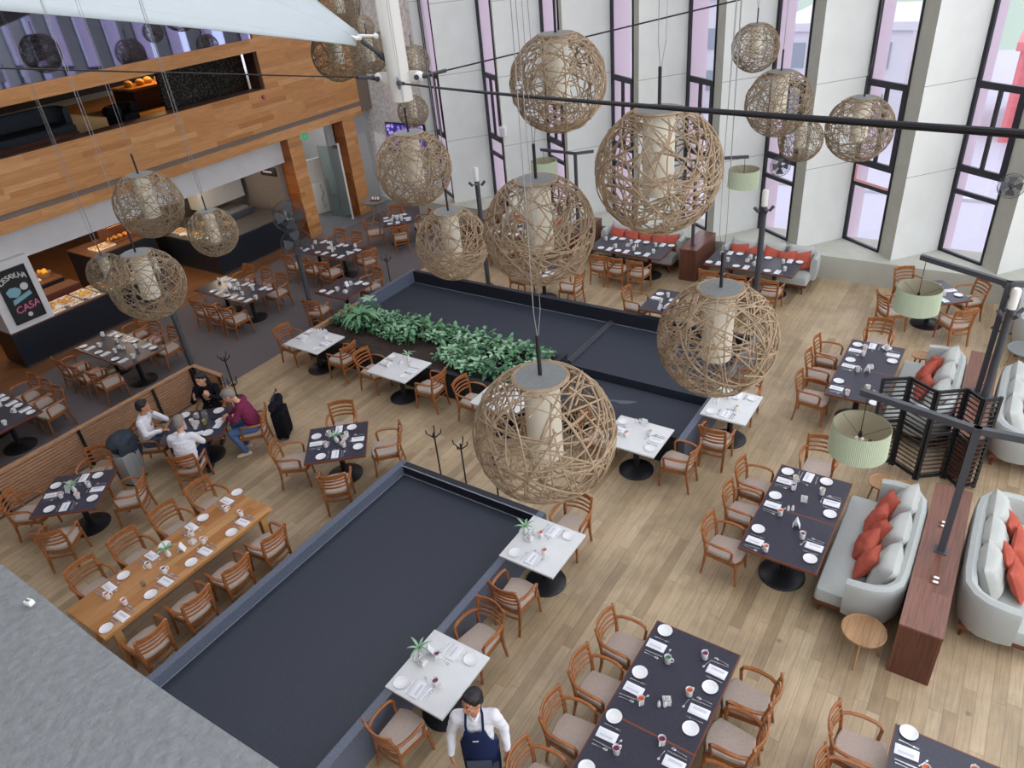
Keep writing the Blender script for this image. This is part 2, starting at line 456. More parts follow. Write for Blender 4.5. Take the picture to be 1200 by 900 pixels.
# ------------------------------------------------------------------ the setting
bm = new(); b2(bm, (-13.7, -6, -0.12), (10.5, 18.3, 0)); struct('floor', bm, M['oak_floor'])
bm = new(); b2(bm, (-18.5, -6, -0.12), (-13.7, 19.6, 0)); struct('floor_carpet', bm, M['carpet'])
bm = new(); b2(bm, (-28, -6, -0.12), (-18.5, 15.4, 0)); struct('floor_buffet', bm, M['buffet_floor'])
bm = new(); b2(bm, (-28, 15.4, -0.12), (-18.5, 19.6, 0)); struct('floor_corridor', bm, mat('grey_vinyl', (112, 112, 116), 0.35))

# saw-tooth window wall
TIPS = [0.2 - 2.2 * k for k in range(-4, 8)]
ZT = 11.0
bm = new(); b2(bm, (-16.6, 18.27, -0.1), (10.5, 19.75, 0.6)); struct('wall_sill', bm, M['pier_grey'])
n = 0
def vec2(a, b): return Vector((b[0] - a[0], b[1] - a[1], 0))
bays = [(-17.4, True)] + [(t, False) for t in sorted(TIPS)]
for t, _ in bays:
    T = (t, 18.5); B = (t + 0.88, 19.6); F = (t + 1.86, 18.92); T2 = (t + 2.2, 18.5 + 0.02)
    n += 1
    if t > -17:
        bm = new()
        prism(bm, [T, B, (B[0] - 0.03, B[1] + 0.12), (T[0] - 0.36, 18.94), (T[0] - 0.34, 18.92)], 0.6, ZT)
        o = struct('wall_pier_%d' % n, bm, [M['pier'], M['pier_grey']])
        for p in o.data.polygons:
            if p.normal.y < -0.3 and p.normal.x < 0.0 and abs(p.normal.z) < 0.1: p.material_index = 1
    else:
        bm = new(); prism(bm, [(-16.75, 19.4), (B[0], 19.6), (B[0], 19.8), (-16.75, 19.6)], 0.0, ZT); struct('wall_pier_%d' % n, bm, M['pier'])
    # exterior fin
    d = Vector((0.2, 0.66))
    bm = new(); prism(bm, [(B[0] + 0.02, B[1] + 0.1), (B[0] + 0.02 + d.x, B[1] + 0.1 + d.y), (B[0] - 0.1 + d.x, B[1] + 0.1 + d.y), (B[0] - 0.1, B[1] + 0.1)], -3.5, ZT)
    struct('trim_fin_%d' % n, bm, M['fin'])
    # window between B and F
    B3 = Vector((B[0], B[1], 0)); F3 = Vector((F[0], F[1], 0)); ax = (F3 - B3); W = ax.length; ax.normalize()
    ang = math.atan2(ax.y, ax.x)
    bm = new()
    def bar(u0, u1, z0, z1, d=0.07):
        c = B3 + ax * ((u0 + u1) / 2); bx(bm, (c.x, c.y, (z0 + z1) / 2), (u1 - u0, d, z1 - z0), ang)
    bar(0.0, 0.085, 0.6, ZT); bar(W - 0.035, W, 0.6, ZT)
    bar(0.085, W - 0.035, 0.6, 0.66); bar(0.085, W - 0.035, 4.36, 4.5); bar(0.085, W - 0.035, 2.55, 2.7); bar(0.085, W - 0.035, 2.04, 2.14)
    bar(W * 0.48, W * 0.48 + 0.075, 2.7, 4.36)
    bar(W - 0.13, W - 0.035, 2.7, 4.36)
    w = struct('window_%d' % n, bm, M['frame'])
    bm = new(); c = (B3 + F3) / 2
    bx(bm, (c.x, c.y, (0.6 + ZT) / 2), (W - 0.04, 0.012, ZT - 0.6), ang)
    struct('glass', bm, M['glass'], w)
    bm = new(); bx(bm, (c.x, c.y + 0.02, 6.86), (W - 0.1, 0.02, 0.018), ang); struct('glazing_bar', bm, M['dark_steel'], w)
    if abs(t + 4.2) < 0.01:
        bm = new()
        def bar2(u0, u1, z0, z1):
            c = B3 + ax * ((u0 + u1) / 2); bx(bm, (c.x - 0.02, c.y - 0.03, (z0 + z1) / 2), (u1 - u0, 0.03, z1 - z0), ang)
        bar2(0.1, 0.16, 2.14, 2.55); bar2(0.1, W - 0.05, 2.14, 2.2)
        struct('red_frame', bm, M['red_frame'], w, label='pale red inner frame')

# stucco end wall and the mezzanine side
bm = new(); b2(bm, (-20.6, 19.5, 0), (-16.7, 19.75, ZT)); struct('wall_stucco', bm, M['stucco'])
X0 = -18.9
bm = new(); b2(bm, (X0 - 0.5, -2, 3.25), (X0, 18.7, 3.52)); b2(bm, (X0 - 0.5, -2, 3.66), (X0, 18.7, 4.78)); struct('wall_mezzanine_boards', bm, M['fascia'])
bm = new(); b2(bm, (X0 - 0.5, -2, 3.52), (X0 - 0.03, 18.7, 3.66)); struct('trim_stripe', bm, M['stripe'])
bm = new(); b2(bm, (X0 - 0.5, -2, 5.8), (X0, 15.0, 6.13)); b2(bm, (X0 - 0.5, 15.0, 4.78), (X0, 18.7, ZT)); struct('wall_mezzanine_upper', bm, M['fascia'])
bm = new(); b2(bm, (X0 - 0.46, -2, 6.13), (X0 - 0.05, 15.0, ZT)); struct('window_mirror', bm, M['mirror'])
bm = new()
for y in (3.2, 7.95): b2(bm, (X0 - 0.05, y, 6.13), (X0 - 0.03, y + 0.03, ZT))
struct('trim_mirror_joint', bm, M['frame'])
# end panel beside the opening and thin edges
bm = new(); b2(bm, (X0 - 0.5, 18.7, 3.25), (X0 - 0.25, 19.5, ZT)); struct('wall_mezzanine_return', bm, M['stripe'])
bm = new(); b2(bm, (X0 - 0.6, 15.35, 0), (X0 - 0.02, 15.88, 3.25)); struct('wall_column_1', bm, M['column_wood'])
bm = new(); b2(bm, (X0 - 0.6, 17.75, 0), (X0 - 0.02, 18.3, 3.25)); struct('wall_column_2', bm, M['column_wood'])
for o in list(C.objects):
    if o.name.startswith('wall_column'):
        o.data.materials.append(M['fascia'])
        for p in o.data.polygons:
            if p.normal.x > 0.5: p.material_index = 1
# slab between the storeys, and the rooms on both floors
bm = new(); b2(bm, (-28, -2, 3.2), (X0 - 0.5, 19.5, 4.44)); struct('ceiling_buffet', bm, M['white_wall'])
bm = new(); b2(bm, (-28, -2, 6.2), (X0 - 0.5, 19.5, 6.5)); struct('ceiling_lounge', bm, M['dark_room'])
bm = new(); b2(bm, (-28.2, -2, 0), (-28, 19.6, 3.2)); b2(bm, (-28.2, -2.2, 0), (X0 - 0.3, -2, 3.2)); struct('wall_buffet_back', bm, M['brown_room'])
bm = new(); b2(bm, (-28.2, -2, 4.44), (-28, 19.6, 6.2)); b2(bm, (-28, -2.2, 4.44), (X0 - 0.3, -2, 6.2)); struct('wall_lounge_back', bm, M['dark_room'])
# white soffit and the chalkboard pier
bm = new(); b2(bm, (-19.9, 3.0, 2.5), (-19.3, 15.35, 3.25)); struct('wall_soffit', bm, M['white_wall'])
bm = new(); b2(bm, (-19.75, 6.04, 0.97), (-19.12, 7.12, 2.62)); struct('wall_chalkboard_pier', bm, M['white_wall'])
# stone wall of the hot kitchen, corridor walls
bm = new(); b2(bm, (-24.0, 12.2, 0), (-23.8, 15.4, 3.2)); b2(bm, (-24, 15.2, 0), (-19.5, 15.36, 3.2)); struct('wall_stone', bm, M['stone'])
bm = new(); b2(bm, (-21.9, 13.3, 1.35), (-21.3, 15.0, 3.2)); struct('wall_kitchen_hood', bm, M['grey_wall'])
bm = new(); b2(bm, (-24.5, 15.4, 0), (-24.3, 19.6, 3.2)); b2(bm, (-24.3, 19.3, 0), (-19.5, 19.5, 3.2)); b2(bm, (-19.5, 17.4, 0), (-19.4, 17.8, 3.2)); b2(bm, (-19.5, 17.7, 2.5), (-19.4, 19.3, 3.2)); struct('wall_corridor', bm, M['grey_wall'])

# large sunk basins: granite rims with a lower bed
def basin(name, x0, x1, y0, y1, h, bed, label, th=0.12, skip=''):
    t = thing(name, label, 'basin', ((x0 + x1) / 2, (y0 + y1) / 2, 0), 0)
    cx, cy = (x0 + x1) / 2, (y0 + y1) / 2
    if 'L' not in skip: 
        bm = new(); b2(bm, (x0 - cx, y0 - cy, 0), (x0 + th - cx, y1 - cy, h)); obj('rim_wall', bm, M['granite_wall_lit'], t, smooth=False)
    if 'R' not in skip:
        bm = new(); b2(bm, (x1 - th - cx, y0 - cy, 0), (x1 - cx, y1 - cy, h)); obj('rim_wall', bm, M['granite_wall_lit'], t, smooth=False)
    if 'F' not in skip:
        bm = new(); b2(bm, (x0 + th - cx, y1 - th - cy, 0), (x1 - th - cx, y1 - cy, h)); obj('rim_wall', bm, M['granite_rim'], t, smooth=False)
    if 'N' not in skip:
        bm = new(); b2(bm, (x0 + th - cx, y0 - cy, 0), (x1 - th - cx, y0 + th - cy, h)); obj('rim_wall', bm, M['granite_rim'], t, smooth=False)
    bm = new(); b2(bm, (x0 + th * 0.5 - cx, y0 + 0.03 - cy, 0.004), (x1 - th * 0.5 - cx, y1 - 0.03 - cy, bed)); obj('bed', bm, M['granite'], t, smooth=False)
    return t, cx, cy
t, cx, cy = basin('stone_basin', -7.65, -4.75, -3.0, 6.98, 0.6, 0.42, 'large empty black granite basin in the foreground below the parapet')
bm = new()
b2(bm, (-7.54 - cx, -2.9 - cy, 0.42), (-7.522 - cx, 6.86 - cy, 0.427)); b2(bm, (-7.53 - cx, 6.842 - cy, 0.42), (-4.87 - cx, 6.856 - cy, 0.425)); b2(bm, (-7.53 - cx, 6.848 - cy, 0.59), (-4.87 - cx, 6.862 - cy, 0.604))
obj('edge_line', bm, M['steel_line'], t, smooth=False)
t, cx, cy = basin('stone_basin', -12.95, -3.6, 11.42, 13.6, 0.6, 0.28, 'wide black granite basin beyond the plants with a metal divider across it', skip='N')
bm = new(); b2(bm, (-6.98 - cx, 11.5 - cy, 0.28), (-6.86 - cx, 13.47 - cy, 0.33)); b2(bm, (-6.93 - cx, 11.5 - cy, 0.33), (-6.91 - cx, 13.47 - cy, 0.36)); obj('divider', bm, M['grey_metal'], t, smooth=False)
bm = new(); b2(bm, (-12.8 - cx, 13.462 - cy, 0.28), (-3.75 - cx, 13.475 - cy, 0.285)); obj('edge_line', bm, M['steel_line'], t, smooth=False)
t, cx, cy = basin('stone_basin', -6.9, -3.6, 9.62, 11.4, 0.6, 0.14, 'lower black granite basin stepped below the wide one, white tables along it', skip='FL')
bm = new(); pts = []
def scuff(cx0, cy0, w, h, rot):
    poly = []
    for i in range(18):
        a = 2 * PI * i / 18; r = 1 + 0.3 * math.sin(3 * a + cx0 * 5) + rnd.uniform(-0.15, 0.15)
        x, y = w * r * math.cos(a), h * r * math.sin(a)
        poly.append((cx0 + x * math.cos(rot) - y * math.sin(rot), cy0 + x * math.sin(rot) + y * math.cos(rot)))
    return poly
prism(bm, scuff(-5.35 - cx, 10.85 - cy, 0.26, 0.06, 0.3), 0.14, 0.1415)
obj('lime_stain', bm, mat('lime_stain', (92, 98, 112), 0.8), t, smooth=False)
# planter
t = thing('planter', 'long black granite planter with dark soil in front of the wide basin', 'planter', (-9.9, 10.5, 0))
bm = new(); b2(bm, (-12.95 + 9.9, 9.62 - 10.5, 0), (-6.9 + 9.9, 9.72 - 10.5, 0.6)); obj('front_wall', bm, M['granite_rim'], t, smooth=False)
bm = new(); b2(bm, (-12.95 + 9.9, 9.72 - 10.5, 0), (-12.83 + 9.9, 11.41 - 10.5, 0.6)); obj('end_wall', bm, M['slat_wood'], t, smooth=False)
bm = new(); b2(bm, (-7.0 + 9.9, 9.72 - 10.5, 0), (-6.9 + 9.9, 11.41 - 10.5, 0.56)); obj('end_wall', bm, M['granite_rim'], t, smooth=False)
bm = new(); b2(bm, (-12.83 + 9.9, 11.33 - 10.5, 0), (-7.0 + 9.9, 11.415 - 10.5, 0.5)); obj('back_wall', bm, M['granite_rim'], t, smooth=False)
bm = new()
bmesh.ops.create_grid(bm, x_segments=50, y_segments=16, size=1.0)
for v in bm.verts:
    v.co.x *= 2.92; v.co.y *= 0.81; v.co.z = 0.5 + rnd.uniform(-0.02, 0.03)
bmesh.ops.translate(bm, vec=(0, 0.025, 0), verts=bm.verts)
obj('soil', bm, M['soil'], t)

# near parapet
bm = new()
bmesh.ops.create_grid(bm, x_segments=60, y_segments=10, size=1.0)
for v in bm.verts:
    e = 1 if v.co.y > 0.99 else 0
    v.co = Vector((v.co.x * 4.2 - 1.0, -0.13 + v.co.y * 0.46 + (0.006 * math.sin(v.co.x * 23) if e else 0), 7.0 + rnd.uniform(-0.002, 0.002) - (0.02 if e else 0)))
b2(bm, (-5.2, -0.6, 5.9), (3.2, 0.32, 6.975))
struct('wall_parapet', bm, M['concrete'], smooth=True)

# exterior seen through the panes
bm = new(); b2(bm, (-140, 20.6, -3.7), (60, 160, -3.5)); struct('floor_street', bm, M['road'])
bm = new()
for i in range(14): b2(bm, (-46 + i * 6, 27, -3.5), (-43 + i * 6, 27.4, -3.46))
b2(bm, (-140, 24.5, -3.5), (60, 24.8, -3.36)); b2(bm, (-140, 36, -3.5), (60, 36.3, -3.36))
struct('trim_kerb', bm, M['building'])
bld = [(-11.5, 60, 12, 9, 'building', 'pale flat-roofed street building'), (-26, 55, 11, 8, 'building', 'white street building farther left outside the windows'), (-48, 60, 16, 10, 'building', 'pale street building far left outside the windows')]
def house(x, y, w, h, m, label, wins=True):
    t = thing('building', label, 'building', (x, y, -3.5))
    bm = new(); b2(bm, (-w / 2, 0, 0), (w / 2, 8, h)); b2(bm, (-w / 2 - 0.2, -0.2, h), (w / 2 + 0.2, 8.2, h + 0.4)); obj('walls', bm, M[m], t, smooth=False)
    for k in range(3):
        if (k + 1) * 2.6 > h: break
        for i in range(int(w // 2.2)):
            bm = new(); xx = -w / 2 + 1.1 + i * 2.2; b2(bm, (xx - 0.6, -0.06, 0.9 + k * 2.6), (xx + 0.6, 0.02, 2.2 + k * 2.6)); obj('window', bm, M['building_win'], t, smooth=False)
    return t
house(-9.5, 46, 7, 5.4, 'building', 'pale building outside, seen through the second window from the right')
house(-20, 52, 9, 6.5, 'building', 'white building outside the windows behind the small hanging globes')
house(-40, 52, 12, 7.5, 'building', 'pale building outside the windows at the left end')
house(0.6, 46, 3.4, 4.4, 'building_red', 'red building outside the right-hand window')
bm = new()
bmesh.ops.create_grid(bm, x_segments=40, y_segments=12, size=1.0)
for v in bm.verts:
    v.co = Vector((v.co.x * 90 - 40, 100 + v.co.y * 30, -4 + 9 * (v.co.y + 1) / 2 * (1 + 0.3 * math.sin(v.co.x * 9))))
struct('floor_hill', bm, M['hill'], smooth=True)

# unseen hall ceiling, added to hold back top light, and walls behind the camera
bm = new(); 
for a, b in (((-28.2, -6.2), (-1.5, 3.0)), ((-28.2, 3.0), (-18.0, 19.9)), ((-18.0, 16.5), (-1.5, 19.9)), ((-6.5, 3.0), (-1.5, 16.5))): b2(bm, a + (11.0,), b + (11.3,))
struct('ceiling', bm, M['white_wall'])
bm = new(); b2(bm, (-28.2, -6.2, 0), (10.5, -6.0, 11.0)); struct('wall_rear', bm, M['grey_wall'])
bm = new(); b2(bm, (-18.0, 3.0, 11.0), (-6.5, 16.5, 11.02)); struct('window_skylight', bm, M['glass'])
bm = new()
for k in range(5): b2(bm, (-16.1 + k * 1.92 - 0.04, 3.0, 11.02), (-16.1 + k * 1.92 + 0.04, 16.5, 11.14))
struct('trim_skylight_bars', bm, M['frame'])
bm = new(); b2(bm, (-1.5, -6.0, 11.0), (10.5, 19.9, 11.02)); struct('window_skylight_2', bm, M['glass'])
# ------------------------------------------------------------------ furniture prototypes
def make_chair():
    """armchair facing +x, origin on the floor below the seat"""
    t = thing('armchair', '', 'chair')
    W = M['wood_cherry']
    bm = new()
    pts = []
    def outline(k, n=6):
        c = [(-0.22, -0.185), (0.20, -0.225), (0.25, -0.12), (0.262, 0), (0.25, 0.12), (0.20, 0.225), (-0.22, 0.185), (-0.245, 0.09), (-0.25, 0), (-0.245, -0.09)]
        return [(x * k, y * k) for x, y in c]
    layers = [(0.97, 0.425), (1.0, 0.44), (1.0, 0.462), (0.95, 0.48), (0.8, 0.49), (0.4, 0.494)]
    rings = [[bm.verts.new((x, y, z)) for x, y in outline(k)] for k, z in layers]
    for a, b in zip(rings, rings[1:]):
        for i in range(10): bm.faces.new((a[i], a[(i + 1) % 10], b[(i + 1) % 10], b[i]))
    bm.faces.new(rings[-1]); bm.faces.new(rings[0][::-1])
    obj('seat_cushion', bm, M['seat_cloth'], t)
    bm = new(); prism(bm, outline(1.02), 0.36, 0.428); obj('seat_frame', bm, W, t)
    for s in (-1, 1):
        bm = new(); sweep(bm, [(-0.29, s * 0.20, 0), (-0.25, s * 0.2, 0.25), (-0.235, s * 0.205, 0.44), (-0.25, s * 0.215, 0.62), (-0.31, s * 0.225, 0.88)], rect(0.034, 0.046, 0.008), (0, 1, 0), [0.8, 0.95, 1.05, 1, 0.8]); obj('leg', bm, W, t)
        bm = new(); sweep(bm, [(0.225, s * 0.215, 0), (0.2, s * 0.205, 0.42)], rect(0.038, 0.038, 0.008), (0, 1, 0), [0.75, 1.05]); obj('leg', bm, W, t)
        bm = new(); sweep(bm, [(-0.262, s * 0.215, 0.675), (-0.18, s * 0.255, 0.682), (-0.06, s * 0.272, 0.685), (0.06, s * 0.268, 0.682), (0.125, s * 0.258, 0.665), (0.15, s * 0.245, 0.62), (0.14, s * 0.235, 0.5), (0.13, s * 0.22, 0.4)], rect(0.044, 0.03, 0.009), (0, 0, 1) if False else (0.02, 0.3, 1), [1, 1, 1.05, 1.05, 1, 0.95, 0.9, 0.85]); obj('armrest', bm, W, t)
    def slat(z, h, x, bow=0.055, th=0.018, w=0.215):
        bm = new()
        p = [(x - bow * (1 - (u * u)), u * w, z) for u in (-1, -0.6, -0.2, 0.2, 0.6, 1)]
        sweep(bm, p, rect(th, h, 0.006), (0, 0, 1)); return bm
    obj('top_rail', slat(0.845, 0.085, -0.29, 0.065, 0.022, 0.228), W, t)
    for z, x in ((0.75, -0.275), (0.675, -0.262), (0.6, -0.252)): obj('slat', slat(z, 0.036, x), W, t)
    obj('lower_rail', slat(0.3, 0.035, -0.245, 0.03, 0.018, 0.2), W, t)
    return t
CHAIR = Proto(make_chair())

def table_base(t, z, r=0.32, col=0.05):
    bm = new(); lathe(bm, [(0, 0), (r, 0), (r, 0.018), (r * 0.92, 0.035), (0.14, 0.055), (0.08, 0.075), (0, 0.075)], 32); obj('base_disc', bm, M['black_metal'], t)
    bm = new(); rod(bm, (0, 0, 0.06), (0, 0, z - 0.02), col, 14); bx(bm, (0, 0, z - 0.02), (0.5, 0.06, 0.02)); bx(bm, (0, 0, z - 0.02), (0.06, 0.5, 0.02)); obj('column', bm, M['black_metal'], t)

def make_table(sx, sy, kind):
    t = thing('dining_table', '', 'table')
    if kind == 'dark':
        bm = new(); bx(bm, (0, 0, 0.727), (sx - 0.022, sy - 0.022, 0.03)); obj('table_top', bm, M['table_black'], t, smooth=False)
        bm = new()
        for a, b, c, d in ((-sx / 2, -sx / 2 + 0.012, -sy / 2, sy / 2), (sx / 2 - 0.012, sx / 2, -sy / 2, sy / 2), (-sx / 2 + 0.012, sx / 2 - 0.012, -sy / 2, -sy / 2 + 0.012), (-sx / 2 + 0.012, sx / 2 - 0.012, sy / 2 - 0.012, sy / 2)):
            b2(bm, (a, c, 0.705), (b, d, 0.742))
        obj('edge_band', bm, M['table_edge'], t, smooth=False)
        table_base(t, 0.715)
    elif kind == 'white':
        bm = new(); bx(bm, (0, 0, 0.726), (sx, sy, 0.032), 0, 0.005); obj('table_top', bm, M['white_marble'], t)
        table_base(t, 0.715, 0.3)
    return t

def make_oak_table(sx, sy):
    t = thing('dining_table', 'long oak plank table set for eight beside the foreground basin', 'table')
    bm = new(); bx(bm, (0, 0, 0.72), (sx, sy, 0.045), 0, 0.005); obj('table_top', bm, M['oak_table'], t)
    for y in (-sy / 2 + 0.18, sy / 2 - 0.18):
        for x in (-sx / 2 + 0.1, sx / 2 - 0.1):
            bm = new(); b2(bm, (x - 0.05, y - 0.05, 0), (x + 0.05, y + 0.05, 0.698)); obj('leg', bm, M['oak_table'], t, smooth=False)
    bm = new(); b2(bm, (-sx / 2 + 0.08, -sy / 2 + 0.13, 0.62), (sx / 2 - 0.08, sy / 2 - 0.13, 0.698)); obj('apron', bm, M['oak_table'], t, smooth=False)
    return t

def make_plate():
    t = obj('plate', lathe(new(), [(0, 0.004), (0.05, 0.004), (0.055, 0.0), (0.06, 0.004), (0.088, 0.016), (0.09, 0.018), (0.087, 0.019), (0.06, 0.009), (0.0, 0.0085)], 28), M['china'])
    tag(t, '', 'plate')
    bm = new(); lathe(bm, [(0.056, 0.0095), (0.058, 0.0115), (0.06, 0.0098)], 28); obj('well_ring', bm, M['china_shade'], t)
    return Proto(t)
PLATE = make_plate()

def make_mug(inner):
    bm = new(); lathe(bm, [(0, 0.0), (0.034, 0.0), (0.037, 0.004), (0.041, 0.1), (0.042, 0.104), (0.0395, 0.105), (0.038, 0.1), (0.036, 0.06)], 24)
    t = obj('mug', bm, M['china']); tag(t, '', 'mug')
    bm = new(); lathe(bm, [(0.0385, 0.101), (0.037, 0.075), (0.0, 0.07)], 24); obj('glazed_inside', bm, M[inner], t)
    bm = new(); tube(bm, [(0.037, 0, 0.085), (0.058, 0, 0.085), (0.068, 0, 0.068), (0.066, 0, 0.042), (0.054, 0, 0.026), (0.036, 0, 0.024)], 0.0065, 8, (0, 1, 0)); obj('handle', bm, M['china'], t)
    return Proto(t)
MUGS = {k: make_mug('in_' + k) for k in ('orange', 'purple', 'green', 'yellow')}
def make_glass_cup():
    bm = new(); lathe(bm, [(0, 0.0), (0.03, 0.0), (0.034, 0.11), (0.032, 0.11), (0.028, 0.01), (0, 0.01)], 18)
    t = obj('tumbler', bm, M['clear']); tag(t, '', 'glass'); return Proto(t)
TUMBLER = make_glass_cup()

def make_napkin():
    bm = new(); bx(bm, (0, 0, 0.008), (0.225, 0.125, 0.012), 0, 0.004)
    for v in bm.verts: v.co.z += 0.002 * math.sin(v.co.x * 30) if v.co.z > 0.008 else 0
    t = obj('napkin', bm, M['linen']); tag(t, '', 'napkin')
    bm = new(); bx(bm, (0.0, 0.03, 0.0155), (0.2, 0.03, 0.004), 0, 0.001); obj('fold', bm, M['linen'], t)
    bm = new(); b2(bm, (-0.08, -0.035, 0.0135), (0.07, -0.005, 0.0165)); obj('printed_band', bm, M['print'], t, smooth=False)
    return Proto(t)
NAPKIN = make_napkin()

def make_fork():
    bm = new(); sweep(bm, [(-0.095, 0, 0.003), (-0.06, 0, 0.005), (0.0, 0, 0.006), (0.04, 0, 0.006)], [(-0.006, -0.001), (0.006, -0.001), (0.006, 0.001), (-0.006, 0.001)], (0, 0, 1), [1.2, 1.0, 0.6, 0.7])
    bx(bm, (0.052, 0, 0.005), (0.024, 0.022, 0.002))
    for y in (-0.009, -0.003, 0.003, 0.009): bx(bm, (0.08, y, 0.006), (0.035, 0.0032, 0.002))
    t = obj('fork', bm, M['steel']); tag(t, '', 'fork'); return Proto(t)
def make_knife():
    bm = new(); sweep(bm, [(-0.105, 0, 0.004), (0.0, 0, 0.004)], rect(0.014, 0.006, 0.002)); bx(bm, (0.055, 0.001, 0.003), (0.11, 0.017, 0.002))
    t = obj('knife', bm, M['steel']); tag(t, '', 'knife'); return Proto(t)
def make_spoon(k, nm):
    bm = new(); sweep(bm, [(-0.09 * k, 0, 0.003), (-0.04 * k, 0, 0.006), (0.04 * k, 0, 0.005)], [(-0.005, -0.001), (0.005, -0.001), (0.005, 0.001), (-0.005, 0.001)], (0, 0, 1), [1.3, 0.9, 0.6])
    ball(bm, (0.062 * k, 0, 0.006), (0.028 * k, 0.018 * k, 0.005), 12, 8)
    t = obj(nm, bm, M['steel']); tag(t, '', 'spoon'); return Proto(t)
FORK, KNIFE, SPOON, TEASPOON = make_fork(), make_knife(), make_spoon(1.0, 'spoon'), make_spoon(0.75, 'teaspoon')

def make_caddy():
    bm = new(); bx(bm, (0, 0, 0.006), (0.09, 0.09, 0.012), 0, 0.003)
    for x, y, sx, sy in ((-0.042, 0, 0.006, 0.09), (0.042, 0, 0.006, 0.09), (0, -0.042, 0.09, 0.006), (0, 0.042, 0.09, 0.006)): bx(bm, (x, y, 0.03), (sx, sy, 0.06))
    t = obj('sugar_caddy', bm, M['china'], smooth=False); tag(t, '', 'caddy')
    for i in range(5):
        bm = new(); bx(bm, (-0.028 + i * 0.014, 0, 0.045), (0.008, 0.06, 0.055), 0.0); obj('sachet', bm, M[('linen', 'in_yellow', 'linen', 'print', 'linen')[i]], t, smooth=False)
    return Proto(t)
CADDY = make_caddy()
def make_shaker():
    bm = new(); lathe(bm, [(0, 0), (0.02, 0), (0.022, 0.01), (0.018, 0.06), (0.012, 0.085), (0, 0.09)], 16)
    t = obj('shaker', bm, M['china']); tag(t, '', 'shaker')
    bm = new(); lathe(bm, [(0.012, 0.0845), (0.0125, 0.088), (0.006, 0.094), (0, 0.094)], 12); obj('cap', bm, M['steel'], t)
    return Proto(t)
SHAKER = make_shaker()
def leaf(bm, base, az, el, ln, w, droop=0.5):
    """one folded leaf blade"""
    d = Vector((math.cos(az), math.sin(az), 0)); s = Vector((-d.y, d.x, 0)); P = []
    p = Vector(base); a = el
    for i in range(5):
        u = i / 4
        ww = w * (0.35 + 1.5 * u) * (1 - u) * 1.6 + 0.002
        P.append((p - s * ww + Vector((0, 0, ww * 0.3)), p.copy(), p + s * ww + Vector((0, 0, ww * 0.3))))
        p = p + (d * math.cos(a) + Vector((0, 0, math.sin(a)))) * ln / 4; a -= droop * 0.5
    vs = [[bm.verts.new(q) for q in r] for r in P]
    for a_, b_ in zip(vs, vs[1:]):
        for j in (0, 1): bm.faces.new((a_[j], a_[j + 1], b_[j + 1], b_[j]))
def make_vase():
    bm = new(); lathe(bm, [(0, 0), (0.03, 0), (0.038, 0.02), (0.034, 0.06), (0.016, 0.1), (0.02, 0.13), (0.017, 0.13), (0.012, 0.1), (0, 0.09)], 18)
    t = obj('bud_vase', bm, M['china']); tag(t, '', 'vase')
    bm = new()
    for i in range(7): leaf(bm, (0, 0, 0.12), i * 0.95, 0.9 - 0.1 * (i % 3), 0.17 + 0.03 * (i % 2), 0.016, 0.7)
    bm2 = bm; obj('foliage', bm2, M['leaf2'], t)
    bm = new()
    for i in range(3): tube(bm, [(0, 0, 0.06), (0.01 * math.cos(i * 2), 0.01 * math.sin(i * 2), 0.16)], 0.003, 6)
    obj('stem', bm, M['leaf'], t)
    return Proto(t)
VASE = make_vase()
def make_card():
    bm = new(); sweep(bm, [(-0.05, 0, 0), (-0.004, 0, 0.13), (0.0, 0, 0.131), (0.05, 0, 0.0)], rect(0.1, 0.004), (0, 0, 1) if False else (1, 0, 0.3))
    t = obj('menu_card', bm, M['linen'], smooth=False); tag(t, '', 'card')
    bm = new(); b2(bm, (-0.012, -0.035, 0.03), (0.012, 0.035, 0.1)); obj('printed_insert', bm, M['print'], t, smooth=False)
    return Proto(t)
CARD = make_card()

# ------------------------------------------------------------------ tables with their chairs and settings
def rot2(x, y, a): return (x * math.cos(a) - y * math.sin(a), x * math.sin(a) + y * math.cos(a))
SIDEDIR = {'L': 0.0, 'R': PI, 'N': PI / 2, 'F': -PI / 2}
SIDENAME = {'L': 'left', 'R': 'right', 'N': 'near', 'F': 'far'}
TZ = 0.7425
ITEM = dict(plate='white side plate', napkin='folded white napkin', fork='fork', knife='knife', spoon='soup spoon', teaspoon='teaspoon')

def setting(pos, ang, detail, seat, phrase, mug='orange', k=0):
    """one place setting; pos = point on the table edge, ang = the diner's facing direction"""
    def at(f, r): 
        x, y = rot2(f, -r, ang); return (pos[0] + x, pos[1] + y, TZ)
    end = seat + ', ' + phrase
    j = lambda s=0.012: rnd.uniform(-s, s)
    PLATE.put(at(0.14 + j(), -0.25 + j()), ang, 'white side plate, ' + end, 'white side plates')
    NAPKIN.put(at(0.16 + j(), -0.01 + j()), ang + j(0.06), 'folded white napkin, ' + end, 'folded white napkins')
    if mug: MUGS[mug].put(at(0.33 + j(0.03), 0.12 + j(0.03)), ang + rnd.uniform(-2, 2), '%s-lined white mug, %s' % (mug, end), 'white coffee mugs')
    if detail >= 1:
        FORK.put(at(0.16 + j(), -0.125), ang + j(0.1), 'steel fork, ' + end, 'steel forks')
        KNIFE.put(at(0.16 + j(), 0.105), ang + j(0.1), 'steel knife, ' + end, 'steel knives')
    if detail >= 2:
        SPOON.put(at(0.155 + j(), 0.145), ang + j(0.15), 'steel soup spoon, ' + end, 'steel soup spoons')
        TEASPOON.put(at(0.31 + j(), 0.02 + j()), ang + 1.3 + j(0.3), 'small steel teaspoon, ' + end, 'steel teaspoons')

